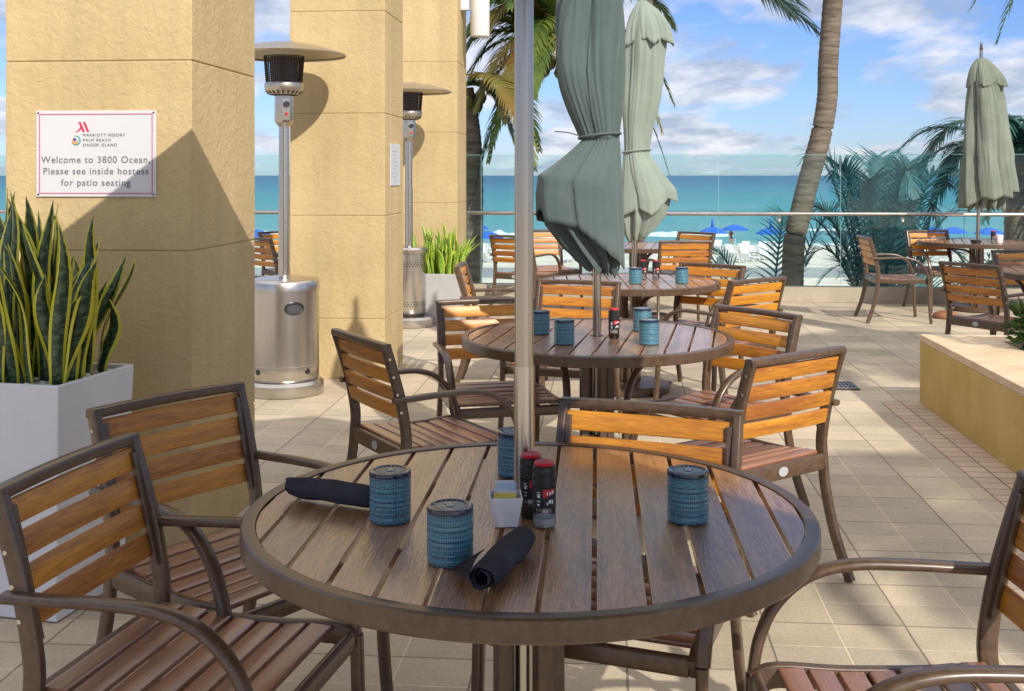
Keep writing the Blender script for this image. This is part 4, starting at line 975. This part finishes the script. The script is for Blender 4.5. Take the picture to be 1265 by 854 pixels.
def shaker(x, y, label, fill, s=1.0, z=ZT, lab=True, group='spice shakers'):
    t = thing('spice_shaker', label, 'shaker', (x, y, z), 0, group); t.scale = (s, s, s)
    MB().lathe([(.021, .001), (.0235, .004), (.0235, .072), (.021, .078)], 24, caps=True).build('glass_body', M['bottle_glass'], t, smooth=True, auto=50)
    MB().lathe([(.0205, .003), (.0212, .005), (.0212, .020), (.012, .0235), (.0, .024)], 24, caps=False).build('contents', fill, t, smooth=True, auto=50)
    lb = MB().lathe([(.0242, .042), (.0242, .083)], 32, caps=False).build('label_band', M['black'], t, smooth=True)
    g = MB()
    for k in range(7):
        a = R(-98 + 9 * k); b = R(-98 + 9 * (k + 1)); q = lambda a_, z_: V((.0246 * math.cos(a_), .0246 * math.sin(a_), z_))
        g.quad(q(a, .064 + .0012 * k), q(b, .0652 + .0012 * k), q(b, .081), q(a, .081))
    g.build('label_patch', M['red'], lb)
    g = MB()
    for zz, a0, a1, hh in ((.070, -80, -60, .006), (.071, -55, -44, .007), (.053, -70, -58, .007), (.051, -54, -46, .009), (.050, -80, -73, .005), (.074, -128, -112, .0018), (.069, -128, -108, .0018), (.064, -126, -112, .004), (.056, -128, -110, .0018), (.048, -126, -114, .004)):
        q = lambda a_, z_: V((.02485 * math.cos(R(a_)), .02485 * math.sin(R(a_)), z_))
        g.quad(q(a0, zz), q(a1, zz), q(a1, zz + hh), q(a0, zz + hh))
    g.build('label_marks', M['paper_w'], lb)
    MB().lathe([(.0215, .083), (.0245, .085), (.0248, .108), (.0232, .1095), (.0232, .112), (.0242, .113), (.0238, .124), (.020, .127)], 32, caps=True).build('cap', M['black'], t, smooth=True, auto=40)
    MB().lathe([(.0205, .1265), (.0215, .130), (.019, .1335), (.010, .1325), (.0, .132)], 32, caps=False).build('lid', M['red'], t, smooth=True, auto=50)
    return t
shaker(.066, 2.30, 'salt shaker with black cap and red lid, front one of the pair by the pole', M['salt'])
shaker(.040, 2.365, 'pepper shaker with black cap and red lid, rear one of the pair by the pole', M['pepper'])
shaker(.447, 4.93, 'dark pepper shaker on the second table next to the parasol pole', M['pepper'])
shaker(.90, 7.72, 'red capped shaker left of its twin on the third table', M['salt'])
shaker(.985, 7.70, 'red capped shaker right of its twin on the third table', M['salt'])
shaker(5.03, 11.75, 'red capped shaker in front of the olive parasol pole', M['salt'])
def caddy(x, y, z=ZT, label='white porcelain sugar bowl with yellow and blue packets on the nearest table', rz=.05):
    t = thing('sugar_caddy', label, 'caddy', (x, y, z), rz)
    g = MB(); b, a, h, i = .024, .034, .062, .0035
    g.v = [V(p) for p in ((-b, -b, .0), (b, -b, .0), (b, b, .0), (-b, b, .0), (-a, -a, h), (a, -a, h), (a, a, h), (-a, a, h), (-a + i, -a + i, h), (a - i, -a + i, h), (a - i, a - i, h), (-a + i, a - i, h), (-b + i, -b + i, .006), (b - i, -b + i, .006), (b - i, b - i, .006), (-b + i, b - i, .006))]
    g.f = [[3, 2, 1, 0], [0, 1, 5, 4], [1, 2, 6, 5], [2, 3, 7, 6], [3, 0, 4, 7], [4, 5, 9, 8], [5, 6, 10, 9], [6, 7, 11, 10], [7, 4, 8, 11], [8, 9, 13, 12], [9, 10, 14, 13], [10, 11, 15, 14], [11, 8, 12, 15], [12, 13, 14, 15]]
    g.build('bowl', M['porcelain'], t, bevel=.003)
    for k in range(7):
        p = thing('sugar_packet', ['yellow sweetener packet standing frontmost in the porcelain bowl', 'yellow sweetener packet second in the porcelain bowl', 'white sugar packet in front of the blue ones in the bowl', 'pale blue packet in the middle of the bowl', 'pale blue packet near the back of the bowl', 'tallest pale blue packet at the back of the bowl', 'white packet leaning at the back of the bowl'][k], 'sugar packet', V((x, y, z)) + V((-.002 + .002 * (k % 3), -.019 + .006 * k, .006)), rz + random.uniform(-.08, .08), 'packets in the sugar bowl')
        m_ = [M['paper_y'], M['paper_y'], M['paper_w'], M['paper_b'], M['paper_b'], M['paper_b'], M['paper_w']][k]; hh = .058 + .0035 * k
        MB().box((0, 0, hh / 2), (.044 if k < 2 else .040, .0022, hh)).build('sleeve', m_, p, bevel=.0008)
        if k in (3, 4, 5): MB().box((.002, -.0016, hh - .008), (.024, .0006, .005)).build('printed_band', M['ink_b'], p)
        if k < 2: MB().tube([(0, -.0012, hh - .012), (0, -.0016, hh - .012)], .006, 12).build('printed_dot', M['orange_ink'], p)
caddy(-.013, 2.315)
def napkin(a, b, r, label, flap=None, seed=0):
    a, b = V(a), V(b); ax = (b - a); ln = ax.length; d = ax.normalized(); s = V((-d.y, d.x, 0))
    t = thing('rolled_napkin', label, 'napkin', a, 0, 'rolled charcoal napkins')
    g = MB(); n = 22; tot = 2.6 * 2 * PI; m = 150
    rows = []
    for j in range(n + 1):
        tj = j / n; row = []
        for k in range(m):
            th = tot * k / (m - 1); rr = r * (.42 + .58 * (k / (m - 1)) ** .6)
            rr *= 1 + .16 * noise.noise(V((tj * 4, math.cos(th) * 1.3, math.sin(th) * 1.3 + seed))) - .16 * (2 * abs(tj - .5)) ** 6
            off = .008 * math.sin(th * .7 + seed) * (1 if tj in (0.0, 1.0) else 0)
            p = d * (tj * ln + (off + .006 * noise.noise(V((th, seed, 2)))) * (1 if j in (0, n) else 0)) + s * rr * math.cos(th) + V((0, 0, r * .93 + rr * .93 * math.sin(th)))
            row.append(p)
        rows.append(row)
    for j in range(n + 1): g.v += rows[j]
    for j in range(n):
        for k in range(m - 1):
            q = j * m + k; g.f.append([q, q + 1, q + m + 1, q + m])
    g.build('cloth_roll', M['napkin'], t, smooth=True, solid=.0015)
    if flap:
        g = MB(); p0, p1, p2 = [V(q) for q in flap]
        n_ = 8
        def fq(u_, v_):
            q = p0.lerp(p1, u_).lerp(p2.lerp(p1, u_), v_); q = q.copy(); q.z += .006 * math.sin(5 * u_ + 2) * math.sin(PI * v_) ; q.z = max(q.z, .002); return q
        for i in range(n_):
            for j in range(n_): g.quad(fq(i / n_, j / n_), fq((i + 1) / n_, j / n_), fq((i + 1) / n_, (j + 1) / n_), fq(i / n_, (j + 1) / n_))
        g.build('loose_corner', M['napkin'], t, smooth=True, solid=.002)
    bn = MB(); c = d * ln * .18; pts = [c + s * r * 1.02 * math.cos(2 * PI * k / 24) + V((0, 0, r * .93 + r * .97 * math.sin(2 * PI * k / 24))) for k in range(25)]
    return t
napkin((-.488, 2.50, ZT), (-.290, 2.415, ZT), .027, 'rolled charcoal napkin lying against the left candle holder', seed=1)
napkin((-.052, 1.93, ZT), (.022, 2.155, ZT), .028, 'rolled charcoal napkin in front of the sugar bowl with a loose corner', flap=((-.020, .035, .030), (-.064, .098, .004), (.002, .135, .030)), seed=2)
# right table things
t = thing('white_cup', 'white cup beside the shaker on the table under the olive parasol', 'cup', (5.10, 11.78, ZT))
MB().lathe([(.030, 0), (.040, .01), (.044, .09), (.040, .09), (.036, .015), (0, .012)], 24, caps=False).build('cup_body', M['porcelain'], t, smooth=True, auto=50)
t = thing('ashtray', 'low dark ashtray on the far right table', 'ashtray', (4.86, 11.78, ZT))
MB().lathe([(.045, 0), (.055, .02), (.055, .035), (.045, .035), (.03, .012), (0, .010)], 24, caps=False).build('bowl', M['black'], t, smooth=True, auto=50)
t = thing('clay_bowl', 'upturned terracotta bowl on the paving by the far right table', 'bowl', (4.42, 11.45, 0.004))
MB().lathe([(.13, 0), (.135, .015), (.115, .045), (.07, .065), (.0, .07)], 28, caps=False).build('bowl_shell', M['terracotta'], t, smooth=True, auto=50)

# ------------------------------------------------------------------ palms
def frond(g, base, az, length, rise, droop, n=46, leaf=.55, rnd=random, sag=.6, wid=.045):
    base = V(base); d0 = V((math.cos(az), math.sin(az), 0)); pts = []
    for i in range(17):
        t = i / 16; pts.append(base + d0 * (length * (t - .12 * t * t)) + V((0, 0, rise * math.sin(t * PI * .55) * 1.0 - droop * t ** 2.2)))
    g.tube(pts, .022, 5, scale=[1 - .85 * i / 16 for i in range(17)])
    for i in range(n):
        t = .10 + .90 * i / (n - 1); f = t * 16; k = min(int(f), 15); p = pts[k].lerp(pts[k + 1], f - k); tg = (pts[k + 1] - pts[k]).normalized()
        s = tg.cross(V((0, 0, 1))).normalized(); upn = s.cross(tg).normalized(); ll = leaf * (math.sin(PI * (.16 + .80 * t)) ** .7) * rnd.uniform(.8, 1.12)
        for sg_ in (-1, 1):
            dr_ = (s * sg_ * (1 - .45 * t) + tg * (.55 + .5 * t) + upn * rnd.uniform(.05, .3)).normalized()
            q = p.copy(); pv = None; seg = 4; cur = dr_.copy()
            for j in range(seg + 1):
                u_ = j / seg; ww = wid * (1 - u_ ** 1.6) * .5 + .0008
                side = cur.cross(upn); side = side.normalized() if side.length > .01 else s
                a, b = q - side * ww, q + side * ww
                if pv: g.quad(pv[0], pv[1], b, a)
                pv = (a, b); q = q + cur * ll / seg; cur = (cur + V((0, 0, -sag * (.5 + rnd.random() * .6) / seg * 1.6))).normalized()
def palm(label, trunk_pts, tr_r, crown, fronds, mats=None, name='palm_tree', nuts=True, seed=1, leaf=.55, n=46, group=None, sag=.6):
    rnd = random.Random(seed)
    t = thing(name, label, 'palm tree', trunk_pts[0], 0, group); o = V(trunk_pts[0])
    pts = catmull([V(p) - o for p in trunk_pts], 14); g = MB(); nn = len(pts)
    rs = [(tr_r[0] + (tr_r[1] - tr_r[0]) * i / (nn - 1)) * (1 + (.035 if i % 2 else -.012)) for i in range(nn)]
    g.tube(pts, 1.0, 18, scale=rs); g.build('trunk', M['bark'], t, smooth=True, auto=80)
    c = V(crown) - o
    for k, (az, ln, rise, dp, mk) in enumerate(fronds):
        g = MB(); frond(g, c, R(az), ln, rise, dp, n=n, leaf=leaf * (ln / 2.6) ** .5, rnd=rnd, sag=sag); g.build('frond', M[mk], t)
    if nuts:
        g = MB()
        for k in range(9):
            a = k * .7; g.lathe([(.001, -.09), (.06, -.06), (.085, 0), (.06, .07), (.001, .10)], 10, c + V((.2 * math.cos(a), .2 * math.sin(a), -.18 - .06 * (k % 3))), caps=False)
        g.build('coconuts', mat('green_coconut', (.12, .14, .03), .5), t, smooth=True)
    return t
Yp = 14.3
def W(px, py, Y): return V(((px - 632.5) * Y / 1389, Y, 1.46 - (py - 216) * Y / 1389))
tp = [(3.66, Yp, -1.7), (3.57, Yp, -.3), W(979, 350, Yp), W(981, 300, Yp), W(989, 264, Yp), W(997, 230, Yp), W(1014, 168, Yp), W(1022, 120, Yp), W(1023, 80, Yp), W(1029, 0, Yp), (4.16, Yp, 4.5), (4.3, Yp, 5.1)]
palm('tall curving coconut palm behind the glass, left of the olive parasol', tp, (.142, .118), (4.3, Yp, 5.15),
     [(az, 2.7, 1.5, .5, 'frond') for az in (0, 35, 75, 110, 150, 185, 225, 265, 300, 335)],
     seed=3, leaf=.72)
palm('palm behind the pale sage parasol, one frond hanging into the top of the view', [(1.63, 14.6, -1.7), (1.62, 14.6, .5), (1.63, 14.6, 1.8), (1.70, 14.6, 3.2), (1.80, 14.6, 4.6)], (.10, .09), (1.80, 14.6, 4.72),
     [(1, 2.5, -.5, .95, 'frond_blue'), (14, 2.3, -.4, .75, 'frond_blue'), (-12, 2.2, -.45, .70, 'frond_blue')] + [(az, 2.4, 1.5, .5, 'frond') for az in (50, 90, 130, 170, 210, 250, 290, 330)], seed=8, leaf=.72, n=62, nuts=False)
palm('palm with a thin trunk half hidden behind the farthest column', [(-.62, 14.9, -1.7), (-.53, 14.9, .4), (-.52, 14.9, 1.6), (-.56, 14.9, 2.2), (-.62, 14.9, 2.6)], (.15, .11), (-.62, 14.9, 2.65),
     [(-10, 1.0, .12, .45, 'frond'), (-25, .8, .2, .9, 'frond_blue'), (20, .8, .1, .9, 'frond_old'), (60, 2.3, .6, 1.4, 'frond'), (130, 2.3, .6, 1.4, 'frond'), (200, 2.3, .5, 1.4, 'frond'), (300, 2.0, .4, 1.5, 'frond_old')], seed=5, leaf=.5)
palm('palm outside the view on the right whose crown shades the walkway', [(5.3, -1.5, 0), (5.2, -1.4, 2), (5.1, -1.2, 4.4)], (.16, .13), (5.1, -1.2, 4.5),
     [(az, 1.6, .45, 1.0, 'frond') for az in range(0, 360, 30)], seed=17, leaf=.6, n=40, nuts=False)
palm('palm outside the view on the right whose shadow falls by the far tables', [(6.5, 3.1, 0), (6.45, 3.15, 2), (6.4, 3.2, 4.4)], (.16, .13), (6.4, 3.2, 4.5),
     [(az, 1.9, .45, 1.0, 'frond') for az in range(10, 370, 30)], seed=18, leaf=.6, n=40, nuts=False)
rnd = random.Random(52)
palm('bushy palm with green and dry fronds behind the near pole and the grey green parasol', [(1.22, 15.2, -1.7), (1.22, 15.2, .6), (1.18, 15.2, 1.9), (1.02, 15.2, 2.6), (.72, 15.2, 3.1)], (.14, .12), (.62, 15.2, 3.15),
     [(182, 1.5, .10, 1.3, 'frond_blue'), (200, 1.35, .0, 1.9, 'frond_blue'), (190, 1.6, .45, 1.1, 'frond'), (215, 1.5, .45, 1.3, 'frond_old'), (235, 1.5, .4, 1.3, 'frond_old'), (255, 1.5, .5, 1.2, 'frond'), (275, 1.5, .5, 1.2, 'frond_old'), (300, 1.5, .6, 1.1, 'frond'), (330, 1.7, .5, 1.6, 'frond_old'), (350, 1.7, .3, 2.0, 'frond'),
      (205, 1.5, .9, .9, 'frond'), (198, 1.45, .7, 1.2, 'frond'), (188, 1.3, .3, 1.4, 'frond'), (210, 1.6, 1.1, 1.0, 'frond'), (250, 1.3, .8, 1.3, 'frond'), (230, 1.25, .6, 1.6, 'frond_old'), (176, 1.5, 1.0, 1.2, 'frond'), (184, 1.7, .55, .8, 'frond'), (193, 1.6, .2, 1.5, 'frond'), (222, 1.4, .2, 1.7, 'frond'), (207, 1.7, .7, .7, 'frond'), (238, 1.2, .3, 1.5, 'frond'), (180, 1.7, .8, 1.0, 'frond'), (225, 1.5, 1.0, .9, 'frond_old'), (170, 2.0, 1.3, .9, 'frond'), (140, 2.0, 1.6, .7, 'frond'), (100, 2.0, 1.8, .5, 'frond'), (60, 2.0, 1.6, .6, 'frond'), (20, 2.0, 1.3, .9, 'frond'), (280, 1.9, 1.7, .5, 'frond'), (220, 1.9, 1.4, .6, 'frond'), (195, 1.9, 1.5, .6, 'frond'), (245, 1.7, 1.2, .8, 'frond'), (5, 1.8, .8, 1.5, 'frond')], seed=9, leaf=.55, n=58, sag=.9)
def low_palm(label, x, y, z0, fr, seed, leaf=.42, mk='frond_teal', n=40, name='low_palm'):
    rnd = random.Random(seed); t = thing(name, label, 'palm tree', (x, y, z0), 0, 'low palms behind the glass')
    MB().tube([(0, 0, 0), (0, 0, .35)], .12, 12).build('trunk', M['bark'], t, smooth=True)
    for (az, ln, rise, dp) in fr:
        g = MB(); frond(g, (0, 0, .3), R(az), ln, rise, dp, n=n, leaf=leaf, rnd=rnd, sag=.5, wid=.03); g.build('frond', M[mk], t)
    return t
rnd = random.Random(21)
low_palm('dense young palm behind the glass just right of the curving trunk', 4.75, 14.6, -1.1,
         [(rnd.uniform(0, 360), rnd.uniform(.9, 1.5), rnd.uniform(1.6, 2.9), rnd.uniform(.2, .9)) for _ in range(22)], 2, n=44, leaf=.5)
low_palm('spreading young palm behind the glass left of the olive parasol', 5.7, 14.9, -1.5,
         [(rnd.uniform(0, 360), rnd.uniform(1.0, 1.9), rnd.uniform(1.2, 1.9), rnd.uniform(.3, 1.0)) for _ in range(10)], 3, n=40, leaf=.5)
low_palm('small palm whose frond tips show left of the curving trunk', 3.45, 15.2, -1.5, [(175, 1.6, 2.3, .9), (165, 1.4, 1.9, .6), (200, 1.2, 2.0, .5), (10, 1.5, 2.6, .5), (60, 1.2, 2.4, .4)], 4, n=34, leaf=.42)
# big dark palm on the far right
rnd = random.Random(31)
palm('dark dense palm behind the olive parasol at the right edge', [(7.0, 15.6, -1.7), (7.0, 15.6, .2), (7.05, 15.6, 1.6)], (.2, .15), (7.05, 15.6, 1.65),
     [(rnd.uniform(0, 360), rnd.uniform(1.5, 2.1), rnd.uniform(.4, 1.3), rnd.uniform(.8, 2.0), 'frond_blue') for _ in range(26)], seed=12, leaf=.6, n=48, nuts=False, sag=.9)
palm('tall palm beyond the upper right corner whose frond hangs into view', [(8.3, 14.5, -1.7), (8.3, 14.5, 1.5), (8.2, 14.5, 4.8)], (.17, .13), (8.2, 14.5, 5.0),
     [(180, 2.2, .5, 2.3, 'frond'), (150, 2.4, .6, 1.8, 'frond'), (210, 2.4, .6, 1.7, 'frond'), (250, 2.4, .6, 1.6, 'frond'), (100, 2.4, .6, 1.6, 'frond'), (40, 2.4, .6, 1.6, 'frond'), (0, 2.4, .6, 1.6, 'frond')], seed=14, leaf=.55)
for k, (x, y, s, lab) in enumerate([(6.5, 14.9, .62, 'dark leafy bush behind the glass below the olive parasol'), (8.2, 15.2, 1.3, 'tall dark bush behind the glass at the right edge')]):
    b = thing('bush', lab, 'bush', (x, y, -1.65), 0, 'bushes behind the glass')
    leaf_cloud(3500, (0, 0, 1.1 * s + .5), (s, s * .8, 1.25 * s), .11, 40 + k).build('foliage', M['frond_blue'], b)
    g = MB()
    for q in range(5): g.tube([(0, 0, 0), (.5 * s * math.cos(q * 1.25), .4 * s * math.sin(q * 1.25), 1.2 * s + .3)], .03, 6)
    g.build('stem', M['bark'], b)

# ------------------------------------------------------------------ beach things
def gz(y):
    for (y0, z0), (y1, z1) in zip(prof, prof[1:]):
        if y0 <= y <= y1: return z0 + (z1 - z0) * (y - y0) / (y1 - y0)
    return -5
def beach_umbrella(x, y, label, r=1.15, h=2.1, shut=False):
    t = thing('beach_umbrella', label, 'beach umbrella', (x, y, gz(y)), 0, 'blue beach umbrellas')
    MB().tube([(0, 0, 0), (0, 0, h)], .03, 8).build('pole', M['white_plastic'], t, smooth=True, auto=60)
    g = MB(); n = 8
    pr = [(r, h - .52), (r * .7, h - .28), (r * .35, h - .1), (0, h)]
    for i in range(3):
        for k in range(n):
            a0, a1 = 2 * PI * k / n, 2 * PI * (k + 1) / n; q = lambda rr, zz, a: V((rr * math.cos(a), rr * math.sin(a), zz))
            g.quad(q(pr[i][0], pr[i][1], a0), q(pr[i][0], pr[i][1], a1), q(pr[i + 1][0], pr[i + 1][1], a1), q(pr[i + 1][0], pr[i + 1][1], a0))
    cn = g.build('canopy', M['blue_cloth'], t, solid=.02)
    if shut: MB().lathe([(.12, h - .02), (.10, h + .35), (.02, h + .75)], 10).build('top_spike', M['blue_cloth'], cn, smooth=True)
    return t
def bx(px, Y): return (px - 632.5) * Y / 1389
for px, Y, lab, sh in [(908, 100, 'blue beach umbrella above the standing bather', False), (952, 90, 'blue beach umbrella with a tall spike left of the curving trunk', True), (880, 92, 'blue beach umbrella peeping over the dark far chair', True),
                   (601, 82, 'large blue beach umbrella seen between farthest column and near pole', False), (588, 104, 'distant blue beach umbrella behind the large one near the farthest column', False), (1066, 80, 'blue beach umbrella seen through the young palm', False), (1082, 96, 'distant blue umbrella behind the young palm', False),
                   (1105, 100, 'blue beach umbrella left of the far right chairs', False), (1152, 92, 'blue beach umbrella directly above the far right table', False), (1178, 92, 'blue beach umbrella just left of the olive parasol pole', False), (1222, 90, 'blue beach umbrella right of the olive parasol pole', False), (318, 84, 'blue beach umbrella in the gap left of the big heater', False)]:
    beach_umbrella(bx(px, Y), Y, lab, shut=sh, r=1.25)
def make_lounger():
    t = thing('beach_lounger', 'x', 'lounger')
    g = MB(); g.box((0, .1, .30), (.62, 1.35, .06)); g.build('bed', M['white_plastic'], t)
    g = MB(); g.box((0, 0, 0), (1, 1, 1), mat=Matrix.Translation((0, .98, .52)) @ Matrix.Rotation(R(42), 4, 'X') @ Matrix.Diagonal((.62, .68, .06, 1))); g.build('backrest', M['white_plastic'], t)
    g = MB()
    for sx in (-.25, .25):
        for sy in (-.45, .65): g.box((sx, sy, .14), (.05, .05, .28))
    g.build('leg_set', M['white_plastic'], t); return t
lo0 = make_lounger(); register(lo0); lu = [False]
rnd = random.Random(77)
ORD = 'first second third fourth fifth sixth seventh eighth ninth tenth eleventh twelfth thirteenth fourteenth fifteenth sixteenth seventeenth'.split()
for row, (Y, spots) in enumerate([(80, [861, 880, 896, 915, 930, 947, 590, 603, 616, 700, 715, 1045, 1110, 1125, 1140, 1158, 330]), (88, [868, 889, 905, 925, 938, 958, 596, 610, 690, 725, 1118, 1133, 1150, 1180, 1200]), (95, [864, 884, 920, 940, 955, 585, 1140, 1165, 1190])]):
    for px in spots:
        o = lo0 if not lu[0] else copy_tree(lo0); lu[0] = True
        y = Y + rnd.uniform(-2, 2); o.location = (bx(px, y), y, gz(y)); o.rotation_euler = (0, 0, rnd.uniform(-.5, .5) + rnd.choice([0, 0, PI]))
        o['label'] = f"white beach lounger in the {['nearest', 'middle', 'farthest'][row]} row on the sand, {ORD[sorted(spots).index(px)]} from the left"; o['group'] = 'white loungers on the beach'
sw = thing('sea_wall', 'low grey wall between the dunes and the sand', 'wall', (0, 66, gz(66)))
MB().box((0, 0, .10), (240, .5, .9)).build('wall_face', noise_mat('grey_concrete', (.22, .24, .27), (.34, .36, .38), .5, .9, .3), sw)
bn = thing('litter_bin', 'small grey litter bin standing on the sand', 'bin', (bx(890, 74), 74, gz(74)))
MB().lathe([(.22, 0), (.24, .02), (.25, .62), (.26, .64), (.22, .70), (.1, .72)], 16).build('bin_body', mat('bin_grey', (.12, .13, .14), .6), bn, smooth=True, auto=40)
# bather
def bather(x, y, label, suit, hair=(.04, .025, .02)):
    t = thing('person', label, 'person', (x, y, gz(y)), .6)
    me = bpy.data.meshes.new('body')
    J = {'pel': (0, 0, .95), 'waist': (0, .01, 1.1), 'chest': (0, 0, 1.32), 'neck': (0, 0, 1.47), 'head': (0, -.02, 1.58), 'top': (0, -.02, 1.68),
         'sl': (-.17, 0, 1.41), 'el': (-.27, .03, 1.15), 'hl': (-.20, -.14, .98), 'sr': (.17, 0, 1.41), 'er': (.28, 0, 1.18), 'hr': (.12, -.22, 1.25),
         'tl': (-.10, 0, .88), 'kl': (-.12, -.03, .50), 'fl': (-.12, .02, .07), 'ol': (-.13, -.13, .03), 'tr': (.10, 0, .88), 'kr': (.13, -.04, .50), 'fr': (.15, .06, .07), 'or': (.17, -.09, .03)}
    Rd = {'pel': .14, 'waist': .11, 'chest': .14, 'neck': .05, 'head': .095, 'top': .07, 'sl': .06, 'sr': .06, 'el': .042, 'er': .042, 'hl': .03, 'hr': .03, 'tl': .09, 'tr': .09, 'kl': .055, 'kr': .055, 'fl': .035, 'fr': .035, 'ol': .03, 'or': .03}
    E = [('pel', 'waist'), ('waist', 'chest'), ('chest', 'neck'), ('neck', 'head'), ('head', 'top'), ('chest', 'sl'), ('sl', 'el'), ('el', 'hl'), ('chest', 'sr'), ('sr', 'er'), ('er', 'hr'), ('pel', 'tl'), ('tl', 'kl'), ('kl', 'fl'), ('fl', 'ol'), ('pel', 'tr'), ('tr', 'kr'), ('kr', 'fr'), ('fr', 'or')]
    ks = list(J); me.from_pydata([J[k] for k in ks], [(ks.index(a), ks.index(b)) for a, b in E], [])
    me.materials.append(mat('skin', (.42, .22, .14), .6)); o = link(bpy.data.objects.new('body', me)); o.parent = t
    o.modifiers.new('skin', 'SKIN'); me.update()
    for i, k in enumerate(ks): me.skin_vertices[0].data[i].radius = (Rd[k], Rd[k])
    me.skin_vertices[0].data[0].use_root = True
    m = o.modifiers.new('sub', 'SUBSURF'); m.levels = 1; m.render_levels = 2
    MB().lathe([(.16, .84), (.165, .92), (.135, 1.05), (.13, 1.12), (.155, 1.25), (.15, 1.38)], 16, caps=False, sy=.85).build('swimsuit', suit, t, smooth=True, solid=.01)
    MB().lathe([(.03, 1.42), (.09, 1.48), (.115, 1.58), (.105, 1.68), (.05, 1.73), (0, 1.74)], 14, (0, .02, 0), caps=False).build('hair', mat('dark_hair', hair, .7), t, smooth=True)
bather(bx(903, 99.5), 99.5, 'bather in a dark swimsuit standing under the blue umbrella on the sand', mat('dark_swimsuit', (.02, .02, .04), .7))
